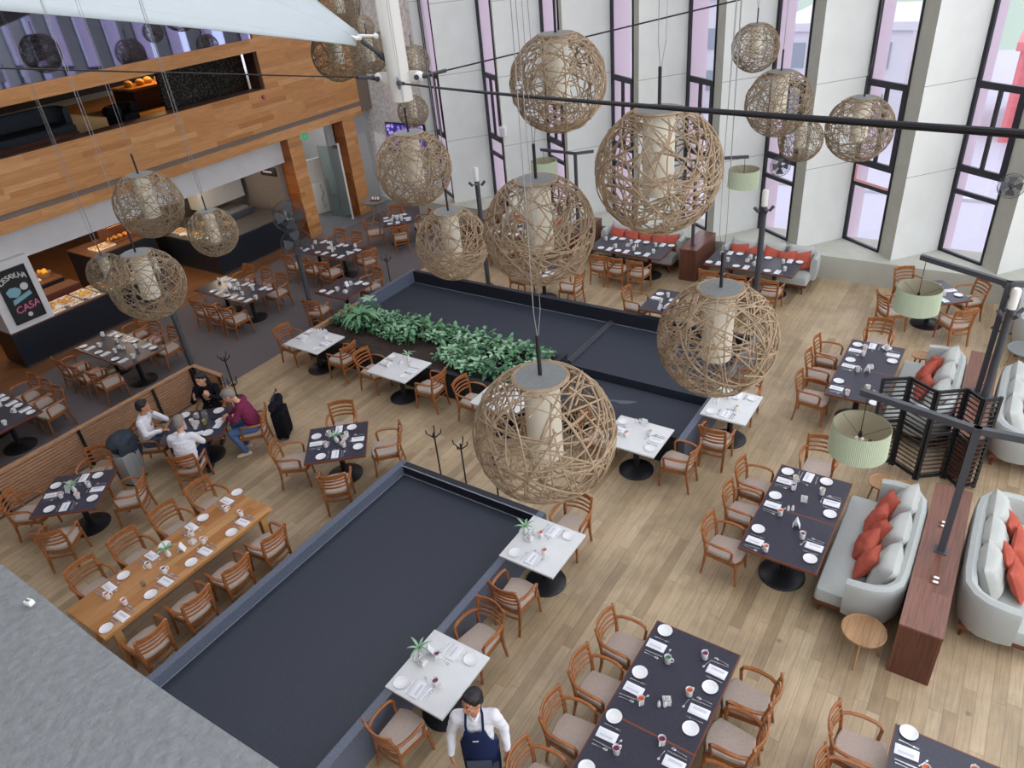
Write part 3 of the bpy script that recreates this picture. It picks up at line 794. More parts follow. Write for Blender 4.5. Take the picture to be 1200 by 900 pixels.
PROTO_T = {}
def put_table(c, ang, sx, sy, kind, label):
    key = (round(sx, 3), round(sy, 3), kind)
    if key not in PROTO_T: PROTO_T[key] = Proto(make_table(sx, sy, kind))
    return PROTO_T[key].put((c[0], c[1], 0), ang, label, {'dark': 'dark dining tables', 'white': 'white-topped tables'}[kind])

def layout(phrase, c, ang, sx, sy, kind, seats, detail=1, split=None, mugs=('orange', 'purple'), names=None, extras=(), tlabel=None, gap=0.2, top=True):
    """seats: (side, coordinate along the side, chair?, setting?, seat name)"""
    a = R(ang)
    if top:
        if split == 'y':
            for s, nm in ((-1, 'near'), (1, 'far')):
                x, y = rot2(0, s * sy / 4, a); put_table((c[0] + x, c[1] + y), a, sx, sy / 2, kind, '%s half of the %s' % (nm, phrase[4:] if phrase.startswith('the ') else phrase))
        elif split == 'x':
            for s, nm in ((-1, 'left'), (1, 'right')):
                x, y = rot2(s * sx / 4, 0, a); put_table((c[0] + x, c[1] + y), a, sx / 2, sy, kind, '%s half of the %s' % (nm, phrase))
        else:
            put_table(c, a, sx, sy, kind, tlabel or phrase)
    cnt = {}
    for s in seats: cnt.setdefault(s[0], []).append(s[1])
    for i, s in enumerate(seats):
        side, u, ch, se = s[:4]; off = s[4] if len(s) > 4 else gap; tw = s[5] if len(s) > 5 else 0.0
        m = sorted(cnt[side]); k = m.index(u); n = len(m)
        # wording of the seat
        if n == 1: seat = SIDENAME[side] + ' seat'
        else:
            if side in 'LR': order = n - 1 - k; word = ['farthest', 'second', 'third', 'fourth'][order] if order < n - 1 else 'nearest'
            else: order = k; word = ['leftmost', 'second', 'third', 'fourth'][order] if order < n - 1 else 'rightmost'
            seat = '%s %s-side seat' % (word, SIDENAME[side])
        f = SIDEDIR[side] + a
        e = {'L': (-sx / 2, u), 'R': (sx / 2, u), 'N': (u, -sy / 2), 'F': (u, sy / 2)}[side]
        ex, ey = rot2(e[0], e[1], a); ep = (c[0] + ex, c[1] + ey)
        if ch:
            p = rot2(-off, 0, f)
            CHAIR.put((ep[0] + p[0], ep[1] + p[1], 0), f + R(tw) + rnd.uniform(-0.04, 0.04), 'cherry-wood armchair, %s, %s' % (seat, phrase), 'cherry-wood armchairs')
        if se: setting(ep, f, detail, seat, phrase, mugs[i % len(mugs)])
    for nm, x, y, r in extras:
        dx, dy = rot2(x, y, a); P = (c[0] + dx, c[1] + dy, TZ); rr = a + R(r)
        if nm == 'caddy': CADDY.put(P, rr, 'white sugar caddy with paper sachets on %s' % phrase, 'sugar caddies')
        elif nm == 'vase': VASE.put(P, rr, 'white bud vase with green sprig on %s' % phrase, 'bud vases')
        elif nm == 'card': CARD.put(P, rr, 'folded white menu card on %s' % phrase, 'menu cards')
        elif nm == 'shakers':
            SHAKER.put(P, rr, 'left white shaker of the pair on %s' % phrase, 'white shakers')
            ux, uy = rot2(0.055, 0.03, 0); SHAKER.put((P[0] + ux, P[1] + uy, TZ), rr, 'right white shaker of the pair on %s' % phrase, 'white shakers')
        elif nm == 'tumbler': TUMBLER.put(P, rr, 'empty glass tumbler on %s' % phrase, 'glass tumblers')

mix = ('orange', 'purple', 'orange', 'purple')
# long oak table
t = make_oak_table(0.98, 2.87); t.location = (-9.04, 3.49, 0)
layout('the long oak table', (-9.04, 3.49), 0, 0.98, 2.87, 'oak', [('L', -0.88, 1, 1), ('L', -0.2, 1, 1), ('L', 0.5, 1, 1), ('L', 1.17, 1, 1), ('R', -1.08, 1, 1), ('R', -0.4, 1, 1), ('R', 0.28, 1, 1), ('R', 0.98, 1, 1)], 2, mugs=('orange', 'purple', 'orange', 'orange'), extras=(('caddy', 0.0, 0.3, 10), ('vase', -0.1, -0.05, 0), ('card', -0.02, 0.12, 40), ('tumbler', 0.1, -0.6, 0)), top=False, gap=0.27)
layout("dark table beside the foreground basin's corner", (-8.9, 6.71), 40.5, 1.06, 1.06, 'dark', [(s, 0, 1, 1, 0.28) for s in 'LRNF'], 2, mugs=('orange', 'orange', 'orange', 'yellow'), extras=(('vase', 0.0, 0.0, 0), ('caddy', 0.12, 0.06, 20)), tlabel="square dark table beside the foreground basin's far left corner")
layout('dark table along the slatted partition', (-12.0, 3.57), 40.5, 1.07, 1.07, 'dark', [(s, 0, 1, 1, 0.28) for s in 'LRNF'], 2, mugs=('orange', 'purple', 'orange', 'orange'), extras=(('vase', 0.0, 0.02, 0), ('card', -0.1, 0.05, 70)), tlabel='square dark table along the slatted partition, four mugs on it')
put_table((-11.78, 5.88), R(40), 1.15, 1.05, 'dark', 'dark table where four people sit eating')
# white tables
layout('white table beside the fan pole', (-12.2, 9.3), 0, 1.06, 0.86, 'white', [('L', 0, 1, 1, 0.24), ('R', 0, 1, 1, 0.24)], 1, mugs=('yellow', 'yellow'), extras=(('card', 0.05, 0.33, 90), ('shakers', -0.2, 0.34, 0)), tlabel='white-topped table beside the tall fan pole, left of the planter')
layout('white table in front of the plants', (-9.62, 9.22), 0, 1.04, 0.86, 'white', [('L', 0, 1, 1, 0.24), ('R', 0, 1, 1, 0.24)], 1, mugs=('yellow', 'yellow'), extras=(('vase', 0.02, 0.3, 0), ('caddy', -0.05, 0.12, 0)), tlabel='white-topped table directly in front of the green planter')
layout('white table behind the lowest globe', (-7.0, 9.22), 0, 1.0, 0.86, 'white', [('L', 0, 1, 1, 0.24), ('R', 0, 1, 1, 0.24)], 1, mugs=('yellow', 'yellow'), extras=(('card', 0, 0.3, 90),), tlabel='white-topped table partly hidden behind the lowest wicker globe')
layout('white table before the lower basin', (-4.3, 9.22), 0, 1.0, 0.86, 'white', [('L', 0, 1, 1, 0.22), ('R', 0, 1, 1, 0.24)], 2, mugs=('orange', 'yellow'), extras=(('card', 0.0, 0.33, 90), ('shakers', -0.16, 0.33, 0)), tlabel='white-topped table before the lower basin, right of the lowest globe')
layout('white table at the basin end', (-3.2, 10.77), 0, 0.8, 0.97, 'white', [('N', 0, 1, 1, 0.2), ('F', 0, 1, 1, 0.24)], 2, mugs=('yellow', 'yellow'), extras=(('vase', -0.28, 0.1, 0), ('shakers', -0.3, -0.08, 0)), tlabel='white-topped table at the right-hand end of the basins')
layout('white table at the large basin corner', (-4.36, 6.26), 0, 0.88, 0.93, 'white', [('F', 0, 1, 1, 0.3), ('N', 0, 1, 1, 0.26)], 2, mugs=('orange', 'orange'), extras=(('vase', -0.34, 0.08, 0), ('shakers', -0.28, 0.1, 0), ('caddy', -0.22, 0.0, 0)), tlabel="white-topped table at the foreground basin's right corner")
layout('white table beside the waiter', (-4.37, 3.86), 0, 0.86, 0.95, 'white', [('F', 0, 1, 1, 0.3, -8), ('N', -0.04, 1, 1, 0.22, -6)], 2, mugs=('purple', 'purple'), extras=(('vase', -0.33, 0.08, 0), ('shakers', -0.34, -0.02, 0), ('caddy', -0.24, 0.0, 0), ('card', -0.26, 0.16, 40)), tlabel='white-topped table beside the waiter in the foreground')
# long dark tables on the oak floor
layout('long dark foreground table', (-1.9, 4.4), 0, 1.05, 2.84, 'dark', [('L', -0.95, 1, 1, 0.24), ('L', -0.27, 1, 1, 0.24), ('L', 0.38, 1, 1, 0.24), ('L', 1.05, 1, 1, 0.24), ('R', -0.98, 1, 1, 0.24), ('R', -0.2, 1, 1, 0.24), ('R', 0.5, 1, 1, 0.22), ('R', 1.08, 1, 1, 0.2)], 2, split='y', mugs=('purple', 'purple', 'orange', 'green', 'purple', 'purple', 'orange', 'purple'), extras=(('caddy', 0.03, 0.42, 30), ('shakers', -0.03, 0.34, 0)), tlabel='')
layout('dark table at the lower right', (0.81, 5.25), 0, 1.05, 1.06, 'dark', [('L', 0.22, 1, 1, 0.24), ('L', -0.36, 1, 1, 0.24), ('R', 0.2, 0, 1)], 2, mugs=('orange', 'purple', 'orange'), extras=(('caddy', 0.05, -0.1, 20),), tlabel='dark square table in the lower right corner of the photo')
layout('dark table before the grey sofa', (-1.46, 8.51), 0, 1.04, 2.04, 'dark', [('L', -0.82, 1, 1, 0.2), ('L', 0.0, 1, 1, 0.2), ('L', 0.62, 1, 1, 0.22), ('F', -0.08, 1, 1, 0.5, 6), ('R', -0.55, 0, 1), ('R', 0.45, 0, 1)], 2, split='y', mugs=('orange', 'orange', 'purple', 'yellow', 'purple', 'yellow'), extras=(('caddy', 0.0, 0.33, 10), ('shakers', -0.14, 0.02, 0), ('card', 0.05, -0.25, 10)), tlabel='')
layout('dark table behind the folding screen', (-1.43, 12.9), 0, 0.95, 2.18, 'dark', [('L', -0.85, 1, 1, 0.2), ('L', 0.0, 1, 1, 0.26), ('L', 0.62, 1, 1, 0.26), ('F', -0.08, 1, 1, 0.5, 6), ('R', -0.8, 0, 1), ('R', 0.75, 0, 1)], 2, split='y', mugs=('orange', 'orange', 'yellow', 'orange', 'yellow', 'orange'), extras=(('caddy', 0.05, 0.1, 20), ('card', 0.02, -0.05, 10)), tlabel='')
layout('dark table under the farther drum shade', (-0.86, 16.7), -50, 1.08, 1.08, 'dark', [('L', 0, 1, 1, 0.28), ('N', 0, 1, 1, 0.3), ('R', 0, 1, 1, 0.28), ('F', 0, 1, 1, 0.28)], 0, mugs=('yellow', 'orange'), tlabel='square dark table under the farther green drum shade')
# window bays
layout('dark table at the right window sofa', (-4.8, 16.92), 0, 2.14, 1.04, 'dark', [('N', -0.72, 1, 1, 0.3), ('N', -0.05, 1, 1, 0.3), ('N', 0.7, 1, 1, 0.3), ('F', -0.7, 0, 1), ('F', 0.0, 0, 1), ('F', 0.75, 0, 1)], 0, split='x', mugs=('yellow', 'yellow'), extras=(('caddy', -0.15, 0, 0), ('shakers', 0.05, 0.05, 0)))
layout('dark table at the middle window sofa', (-8.0, 16.8), 0, 2.1, 1.06, 'dark', [('N', -0.45, 1, 1, 0.3), ('N', 0.05, 1, 1, 0.3), ('N', 0.62, 1, 1, 0.3), ('F', -0.7, 0, 1), ('F', 0.0, 0, 1), ('F', 0.7, 0, 1)], 0, split='x', mugs=('yellow', 'yellow'), extras=(('caddy', -0.1, 0, 0), ('shakers', 0.1, 0.02, 0)))
layout('dark table at the left window sofa', (-11.4, 16.8), 0, 2.1, 1.06, 'dark', [('N', -0.65, 1, 1, 0.3), ('N', 0.0, 1, 1, 0.3), ('N', 0.65, 1, 1, 0.3), ('F', -0.6, 0, 1), ('F', 0.5, 0, 1)], 0, split='x', mugs=('yellow', 'yellow'), extras=(('caddy', -0.1, 0, 0), ('shakers', 0.1, 0.02, 0)))
layout('small dark table beyond the basin', (-5.93, 14.12), 0, 0.72, 1.15, 'dark', [('L', 0.05, 1, 1, 0.3), ('R', 0.1, 0, 1)], 1, mugs=('yellow', 'yellow'), extras=(('card', 0.1, -0.4, 60), ('caddy', 0.2, -0.3, 0)), tlabel='small dark table just beyond the wide basin')
layout('dark table behind the middle globe', (-9.35, 14.5), 0, 0.72, 0.8, 'dark', [('R', 0.0, 1, 1, 0.42), ('L', 0, 1, 1, 0.3)], 0, mugs=('yellow', 'yellow'), tlabel='small dark table beyond the basin, hidden behind the middle wicker globe')
# carpet side
layout('carpet table before the wood pillar', (-15.75, 16.25), 45, 0.95, 0.95, 'dark', [(s, 0, 1, 1, 0.26) for s in 'LRNF'], 0, mugs=('yellow', 'yellow'), extras=(('caddy', 0, 0, 0), ('shakers', 0.1, 0.08, 0)), tlabel='square dark table on the carpet before the last wood pillar')
layout('carpet table behind the tall fans', (-16.05, 13.57), 0, 2.1, 0.98, 'dark', [('N', -0.6, 1, 1, 0.28), ('N', 0.15, 1, 1, 0.28), ('N', 0.8, 1, 1, 0.28), ('F', -0.6, 1, 1, 0.28), ('F', 0.1, 1, 1, 0.28), ('R', 0.25, 1, 1, 0.12, -20)], 0, split='x', mugs=('yellow', 'yellow'), extras=(('caddy', 0, 0, 0), ('shakers', 0.15, 0, 0)))
layout("carpet table at the basin's left end", (-13.62, 11.7), 0, 1.06, 1.06, 'dark', [('N', -0.12, 1, 1, 0.3, 15), ('F', 0.15, 1, 1, 0.24, -10)], 0, mugs=('yellow', 'yellow'), extras=(('caddy', 0.25, -0.2, 0), ('card', 0, 0.1, 0)), tlabel="square dark table on the carpet at the wide basin's left end")
layout('carpet table before the kitchen island', (-16.4, 10.45), 0, 2.1, 1.0, 'dark', [('N', -0.2, 1, 1, 0.3), ('N', 0.4, 1, 1, 0.3), ('N', 0.95, 1, 1, 0.28), ('F', -0.75, 1, 1, 0.3), ('F', 0.0, 1, 1, 0.3), ('F', 0.7, 1, 1, 0.22)], 0, split='x', mugs=('yellow', 'yellow'), extras=(('caddy', 0, 0, 0), ('shakers', 0.12, 0, 0), ('card', -0.2, 0, 0)))
layout('carpet table before the chalkboard counter', (-16.3, 7.05), 0, 2.12, 1.0, 'dark', [('N', -0.65, 1, 1, 0.3), ('N', 0.0, 1, 1, 0.3), ('N', 0.7, 1, 1, 0.28), ('F', -0.85, 1, 1, 0.35), ('F', -0.2, 1, 1, 0.3), ('F', 0.55, 1, 1, 0.28)], 1, split='x', mugs=('yellow', 'yellow'), extras=(('caddy', 0, 0, 0), ('shakers', 0.12, 0, 0), ('tumbler', -0.2, 0.05, 0)))
layout("carpet table at the photo's left edge", (-16.3, 4.2), 0, 2.1, 1.0, 'dark', [('F', -0.45, 1, 1, 0.3), ('F', 0.1, 1, 1, 0.3), ('F', 0.65, 1, 1, 0.26), ('N', 0.1, 1, 1, 0.3), ('N', 0.75, 1, 1, 0.3)], 1, split='x', mugs=('yellow', 'yellow'), extras=(('caddy', -0.1, 0, 0), ('tumbler', 0.1, 0.05, 0)))
# ------------------------------------------------------------------ sofas, cushions, walnut boxes
def make_sofa(L=2.3, D=1.02):
    """sofa facing +x: back along x = 0, seat front at x = D, centred on y"""
    t = thing('sofa', '', 'sofa')
    h = L / 2
    bm = new()
    poly = []
    def rr(x0, x1, y0, y1, r, k=5):
        o = []
        for cx, cy, a0 in ((x1 - 0.05, y1 - 0.05, 0), (x0 + r, y1 - r, 90), (x0 + r, y0 + r, 180), (x1 - 0.05, y0 + 0.05, 270)):
            q = 0.05 if cx > (x0 + x1) / 2 else r
            for i in range(k + 1):
                a = R(a0 + 90 * i / k); o.append((cx + q * math.cos(a), cy + q * math.sin(a)))
        return o
    lay = [(0.0, 0.26), (0.0, 0.40), (0.015, 0.44), (0.06, 0.46), (0.2, 0.465)]
    rings = []
    for ins, z in lay: rings.append([bm.verts.new((x, y, z)) for x, y in rr(0.1 + ins, D - ins, -h + 0.08 + ins, h - 0.08 - ins, 0.22)])
    n = len(rings[0])
    for a, b in zip(rings, rings[1:]):
        for i in range(n): bm.faces.new((a[i], a[(i + 1) % n], b[(i + 1) % n], b[i]))
    bm.faces.new(rings[-1]); bm.faces.new(rings[0][::-1])
    obj('seat', bm, M['sofa'], t)
    # back that wraps round both ends
    path = [(0.66, -h + 0.04), (0.5, -h + 0.03), (0.33, -h + 0.05), (0.19, -h + 0.13), (0.1, -h + 0.27), (0.075, -h + 0.5), (0.07, 0), (0.075, h - 0.5), (0.1, h - 0.27), (0.19, h - 0.13), (0.33, h - 0.05), (0.5, h - 0.03), (0.66, h - 0.04)]
    prof = [(-0.05, -0.32), (0.05, -0.32), (0.085, -0.1), (0.085, 0.22), (0.06, 0.275), (0.0, 0.3), (-0.06, 0.275), (-0.085, 0.22), (-0.085, -0.1)]
    bm = new(); sweep(bm, [(x, y, 0.56) for x, y in path], prof, (0, 0, 1), [0.9, 0.96, 1, 1, 1, 1, 1, 1, 1, 1, 1, 0.96, 0.9]); obj('backrest', bm, M['sofa'], t)
    bm = new(); b2(bm, (0.1, -h + 0.07, 0.2), (D - 0.0, h - 0.07, 0.26)); obj('base_frame', bm, M['leg_wood'], t, smooth=False)
    for x in (0.2, D - 0.1):
        for y in (-h + 0.2, h - 0.2):
            bm = new(); rod(bm, (x + (0.03 if x > 0.5 else -0.05), y + (0.03 if y > 0 else -0.03), 0), (x, y, 0.22), 0.02, 8, 0.03); obj('leg', bm, M['leg_wood'], t)
    return t
SOFA = Proto(make_sofa())
def make_cushion(m, sx, sy, sz, name, n=16, pn=0.13, ex=2.6):
    bm = new(); top = []; bot = []
    for i in range(n + 1):
        a = []; b = []
        for j in range(n + 1):
            u, v = -1 + 2 * i / n, -1 + 2 * j / n
            pin = 1 - pn * (1 - v * v) * abs(u) ** 3; piv = 1 - pn * (1 - u * u) * abs(v) ** 3
            h = ((1 - abs(u) ** ex) * (1 - abs(v) ** ex)) ** 0.62
            w = 0.012 * math.sin(7 * u + 3 * v) * math.sin(5 * v - 2 * u) * h
            p = Vector((u * sx / 2 * pin, v * sy / 2 * piv, 0))
            a.append(bm.verts.new(p + Vector((0, 0, sz / 2 * h + w))))
            b.append(a[-1] if i in (0, n) or j in (0, n) else bm.verts.new(p - Vector((0, 0, sz / 2 * h - w))))
        top.append(a); bot.append(b)
    for i in range(n):
        for j in range(n):
            bm.faces.new((top[i][j], top[i + 1][j], top[i + 1][j + 1], top[i][j + 1]))
            q = (bot[i][j], bot[i][j + 1], bot[i + 1][j + 1], bot[i + 1][j])
            bm.faces.new(q)
    t = obj(name, bm, M[m]); tag(t, '', 'cushion')
    return Proto(t)
CUSH_G = make_cushion('cushion_grey', 0.54, 0.64, 0.27, 'cushion', 16, 0.05, 4.0)
CUSH_R = make_cushion('cushion_red', 0.47, 0.47, 0.19, 'cushion')
def lean(P, x, y, z, rz, tilt, label, group, roll=0.0):
    o = P.put((x, y, z), 0, label, group)
    o.rotation_mode = 'XYZ'
    m = Matrix.Rotation(rz, 4, 'Z') @ Matrix.Rotation(tilt, 4, 'Y') @ Matrix.Rotation(roll, 4, 'Z')
    o.rotation_euler = m.to_euler()
    return o
def put_sofa(x, y, rz, label, where, greys, reds):
    s = SOFA.put((x, y, 0), rz, label, 'curved grey sofas')
    names = ['leftmost', 'second', 'third', 'fourth', 'fifth', 'sixth']
    def nm(i, n):
        if n == 1: return ''
        return names[i] + ' ' if i < n - 1 else 'last '
    for i, u in enumerate(greys):
        dx, dy = rot2(0.3, u, rz)
        lean(CUSH_G, x + dx, y + dy, 0.70, rz, R(68), '%spale grey back cushion on %s' % (nm(i, len(greys)), where), 'pale grey back cushions')
    for i, (u, f, k) in enumerate(reds):
        dx, dy = rot2(f, u, rz)
        lean(CUSH_R, x + dx, y + dy, 0.66, rz + k, R(62), '%srust-red cushion on %s' % (nm(i, len(reds)), where), 'rust-red cushions', rnd.uniform(-0.5, 0.5))
PI2 = PI / 2
put_sofa(0.08, 8.6, PI, 'curved grey sofa left of the walnut box, rust cushions along its back', 'the sofa left of the front walnut box', (-0.78, -0.12, 0.55), ((-0.72, 0.5, 0.15), (-0.42, 0.58, -0.1), (-0.12, 0.5, 0.1), (0.18, 0.6, 0.2), (0.5, 0.52, -0.1)))
put_sofa(0.62, 9.03, 0, 'curved grey sofa right of the front walnut box, cut by the photo edge', 'the sofa right of the front walnut box', (0.72, 0.15, -0.42), ((0.55, 0.5, 0.1), (0.22, 0.6, -0.1), (-0.12, 0.5, 0.15), (-0.4, 0.6, 0.0)))
put_sofa(0.08, 13.05, PI, 'curved grey sofa half hidden behind the black folding screen', 'the sofa behind the folding screen', (-0.75, -0.15, 0.5), ((-0.6, 0.52, 0.15), (-0.3, 0.6, 0.0), (0.2, 0.55, 0.1)))
put_sofa(0.62, 12.95, 0, 'curved grey sofa at the right edge behind the second walnut box', 'the sofa at the right photo edge', (0.72, 0.1, -0.5), ((0.2, 0.52, 0.1), (-0.3, 0.52, -0.1)))
put_sofa(-4.62, 18.1, -PI2, 'curved grey sofa under the window at the right window table', 'the right window sofa', (-0.72, 0.0, 0.7), ((-0.75, 0.5, 0.1), (-0.35, 0.55, -0.1), (0.05, 0.5, 0.1), (0.45, 0.56, 0.0), (0.8, 0.5, 0.1)))
put_sofa(-8.05, 18.1, -PI2, 'curved grey sofa under the window at the middle window table', 'the middle window sofa', (-0.72, 0.0, 0.7), ((-0.75, 0.5, 0.1), (-0.3, 0.55, -0.1), (0.1, 0.5, 0.1), (0.5, 0.56, 0.0), (0.82, 0.5, 0.1)))
put_sofa(-11.45, 18.1, -PI2, 'curved grey sofa under the window at the left window table', 'the left window sofa', (-0.72, 0.0, 0.7), ((-0.6, 0.5, 0.1), (0.0, 0.55, -0.1), (0.6, 0.5, 0.1)))

def walnut_box(x0, x1, y0, y1, label, sockets=()):
    t = thing('divider_box', label, 'box', ((x0 + x1) / 2, (y0 + y1) / 2, 0), 0, 'walnut divider boxes')
    w, d = (x1 - x0) / 2, (y1 - y0) / 2
    bm = new(); b2(bm, (-w, -d, 0), (w, d, 0.83)); obj('carcass', bm, M['walnut_v'], t, smooth=False)
    bm = new(); b2(bm, (-w - 0.004, -d - 0.004, 0.83), (w + 0.004, d + 0.004, 0.86)); obj('top_panel', bm, M['walnut'], t, smooth=False)
    for sx, sy in sockets:
        bm = new(); b2(bm, (sx - 0.05, sy - 0.028, 0.86), (sx + 0.05, sy + 0.028, 0.872)); s = obj('socket', bm, M['table_edge'], t, smooth=False)
        bm = new(); b2(bm, (sx - 0.02, sy - 0.02, 0.872), (sx + 0.04, sy + 0.02, 0.876)); obj('socket_plate', bm, M['china'], s, smooth=False)
    return t
walnut_box(0.09, 0.55, 7.05, 9.93, 'long walnut box between the two front sofas, lamp post standing on it', ((0.02, -0.5), (0.02, -0.58), (-0.03, 0.52), (-0.03, 0.6)))
walnut_box(0.1, 0.55, 11.32, 14.17, 'long walnut box behind the folding screen, second lamp post on it', ((0.02, 0.3),))
walnut_box(-6.68, -6.22, 16.86, 18.2, 'walnut box between the right and middle window sofas', ())
walnut_box(-10.05, -9.6, 16.86, 18.2, 'walnut box between the middle and left window sofas', ())
walnut_box(-13.35, -12.9, 16.4, 18.2, 'walnut box at the left end of the window sofas', ())

# lamp posts: a square post with two arms, a drum shade hanging from each end
def pleated_shade(bm, r, h, n=96):
    for k, rr_ in ((0, r), (1, r)): pass
    outer = []; 
    for i in range(n * 2):
        a = 2 * PI * i / (n * 2); q = r + (0.006 if i % 2 else -0.002)
        outer.append((q * math.cos(a), q * math.sin(a)))
    top = [bm.verts.new((x, y, h / 2)) for x, y in outer]; bot = [bm.verts.new((x * 1.03, y * 1.03, -h / 2)) for x, y in outer]
    m = len(outer)
    for i in range(m): bm.faces.new((top[i], top[(i + 1) % m], bot[(i + 1) % m], bot[i]))
def lamp_post(x, y, z0, ztop, arms, label, wth=0.085):
    """arms: list of (dx, dy, hang) hinged at the post's top"""
    t = thing('lamp_post', label, 'lamp', (x, y, z0))
    H = ztop - z0
    bm = new(); bx(bm, (0, 0, H / 2), (wth, wth, H)); obj('post', bm, M['grey_metal'], t, smooth=False)
    bm = new(); bx(bm, (0, 0, 0.006), (wth * 1.8, wth * 1.8, 0.012)); obj('foot_plate', bm, M['grey_metal'], t, smooth=False)
    for dx, dy, hang in arms:
        L = math.hypot(dx, dy); a = math.atan2(dy, dx)
        bm = new(); bx(bm, (dx / 2, dy / 2, H), (L + wth, wth * 0.85, wth), a); obj('arm', bm, M['grey_metal'], t, smooth=False)
        if hang:
            sx, sy, sz = dx * 0.96, dy * 0.96, H - hang
            bm = new(); pleated_shade(bm, 0.355, 0.42)
            for v in bm.verts: v.co += Vector((sx, sy, sz))
            s = obj('lamp_shade', bm, M['shade'], t, smooth=False)
            bm = new(); lathe(bm, [(0.345, 0.209), (0.352, -0.209)], 48, (sx, sy, sz)); obj('lining', bm, M['shade_in'], s)
            bm = new()
            for i in range(3): rod(bm, (sx, sy, sz + 0.03), (sx + 0.345 * math.cos(i * 2.1 + 0.4), sy + 0.345 * math.sin(i * 2.1 + 0.4), sz + 0.19), 0.003, 6)
            obj('spider', bm, M['black_metal'], s)
            bm = new(); rod(bm, (sx, sy, sz + 0.09), (sx, sy, H - 0.03), 0.006, 6); rod(bm, (sx, sy, sz + 0.03), (sx, sy, sz + 0.11), 0.022, 10); obj('cord', bm, M['black_metal'], t)
            bm = new()
            for k in (0.035, -0.035): ball(bm, (sx + k, sy, sz - 0.01), (0.026, 0.026, 0.036)); 
            obj('bulb', bm, M['bulb'], t)
    return t
lamp_post(0.33, 8.53, 0.86, 2.78, [(-1.28, 0.28, 0.7), (0.62, 0.05, 0), ], 'grey steel lamp post on the front walnut box, green drum shade on its left arm')
lamp_post(0.33, 12.75, 0.86, 2.84, [(-1.28, 0.62, 0.74), (0.9, 0.35, 0)], 'grey steel lamp post on the second walnut box, green drum shade over the far table')
lamp_post(-6.45, 17.15, 0.86, 3.05, [(-1.1, -0.25, 0), (1.05, 0.55, 0.5)], 'steel lamp post between the window sofas, its green shade beside the right sofa', 0.07)
lamp_post(-9.82, 17.2, 0.86, 2.95, [(-1.1, 0.1, 0.5), (0.35, 0.3, 0)], 'steel lamp post on the box left of the middle window sofa', 0.07)
# round light poles with a white cylinder light and four small spots
def light_pole(x, y, label, z0=0.0, h=3.2, fans=(), r=0.062):
    t = thing('light_pole', label, 'lamp', (x, y, z0), 0)
    h -= z0
    bm = new(); rod(bm, (0, 0, 0), (0, 0, h - 0.34), r, 14); obj('pole', bm, M['dark_steel'], t)
    bm = new(); lathe(bm, [(0, 0), (r * 2.2, 0), (r * 2.2, 0.015), (r, 0.03)], 20); obj('foot_plate', bm, M['dark_steel'], t)
    bm = new(); lathe(bm, [(0, h - 0.34), (0.062, h - 0.34), (0.066, h - 0.03), (0.05, h), (0, h)], 20); obj('light_cylinder', bm, M['white_paint'], t)
    for i in range(4):
        a = i * PI2 + 0.6; d = Vector((math.cos(a), math.sin(a), 0))
        bm = new(); rod(bm, d * r * 0.7 + Vector((0, 0, h - 0.42)), d * 0.12 + Vector((0, 0, h - 0.44)), 0.01, 6)
        rod(bm, d * 0.11 + Vector((0, 0, h - 0.46)), d * 0.2 + Vector((0, 0, h - 0.36)), 0.03, 10, 0.036); obj('spot', bm, M['grey_metal'], t)
    return t
def wall_fan(loc, yaw, label, r=0.24, mount=None):
    """cage fan facing its local +x"""
    t = thing('cage_fan', label, 'fan', loc, yaw, 'cage fans')
    bm = new()
    for k, xx in ((r, 0.0), (r * 0.95, 0.06), (r * 0.95, -0.06), (r * 0.6, 0.085), (r * 0.6, -0.085), (r * 0.22, 0.095)):
        tube(bm, [(xx, k * math.cos(2 * PI * i / 32), k * math.sin(2 * PI * i / 32)) for i in range(33)], 0.004, 5, (1, 0, 0), None, False)
    for i in range(36):
        a = 2 * PI * i / 36; c, s = math.cos(a), math.sin(a)
        for sg in (1, -1): tube(bm, [(0, r * c, r * s), (sg * 0.06, r * 0.95 * c, r * 0.95 * s), (sg * 0.092, r * 0.3 * c, r * 0.3 * s)], 0.0022, 4, (c, 0.1, s), None, False)
    obj('cage', bm, M['dark_steel'], t)
    for i in range(4):
        a = i * PI2; bm = new()
        P = [(0.03, 0.04 * math.cos(a) , 0.04 * math.sin(a))]
        vs = []
        for u, w in ((0.2, 0.28), (0.55, 0.5), (0.85, 0.42)):
            q = r * u
            vs.append([bm.verts.new((0.02 * sg, q * math.cos(a + sg * w), q * math.sin(a + sg * w))) for sg in (-1, 1)])
        for A_, B_ in zip(vs, vs[1:]): bm.faces.new((A_[0], A_[1], B_[1], B_[0]))
        obj('blade', bm, M['blade'], t)
    bm = new(); rod(bm, (-0.16, 0, 0), (0.03, 0, 0), 0.055, 14); ball(bm, (0.045, 0, 0), 0.035); obj('motor', bm, M['dark_steel'], t)
    if mount is not None:
        bm = new(); rod(bm, (-0.12, 0, 0), (-0.12 + mount[0], mount[1], mount[2]), 0.014, 8); obj('bracket', bm, M['dark_steel'], t)
    return t
light_pole(-13.85, 10.73, 'tall round light pole on the carpet edge carrying two cage fans')
light_pole(-14.0, 7.35, 'round light pole behind the woman at the corner of the slatted partition')
light_pole(-11.2, 14.6, 'round light pole behind the wide basin, left of the middle globe')
light_pole(-4.14, 15.0, 'round light pole in front of the right window sofa table', 0)
light_pole(0.45, 12.6, 'round light pole beside the second lamp post at the right', 0.86, 2.85)
wall_fan((-13.66, 10.62, 3.0), R(-38), 'upper round cage fan on the carpet-edge light pole', 0.38, (-0.07, 0.1, -0.1))
wall_fan((-13.62, 10.6, 2.35), R(-40), 'lower round cage fan on the carpet-edge light pole', 0.36, (-0.1, 0.1, -0.05))
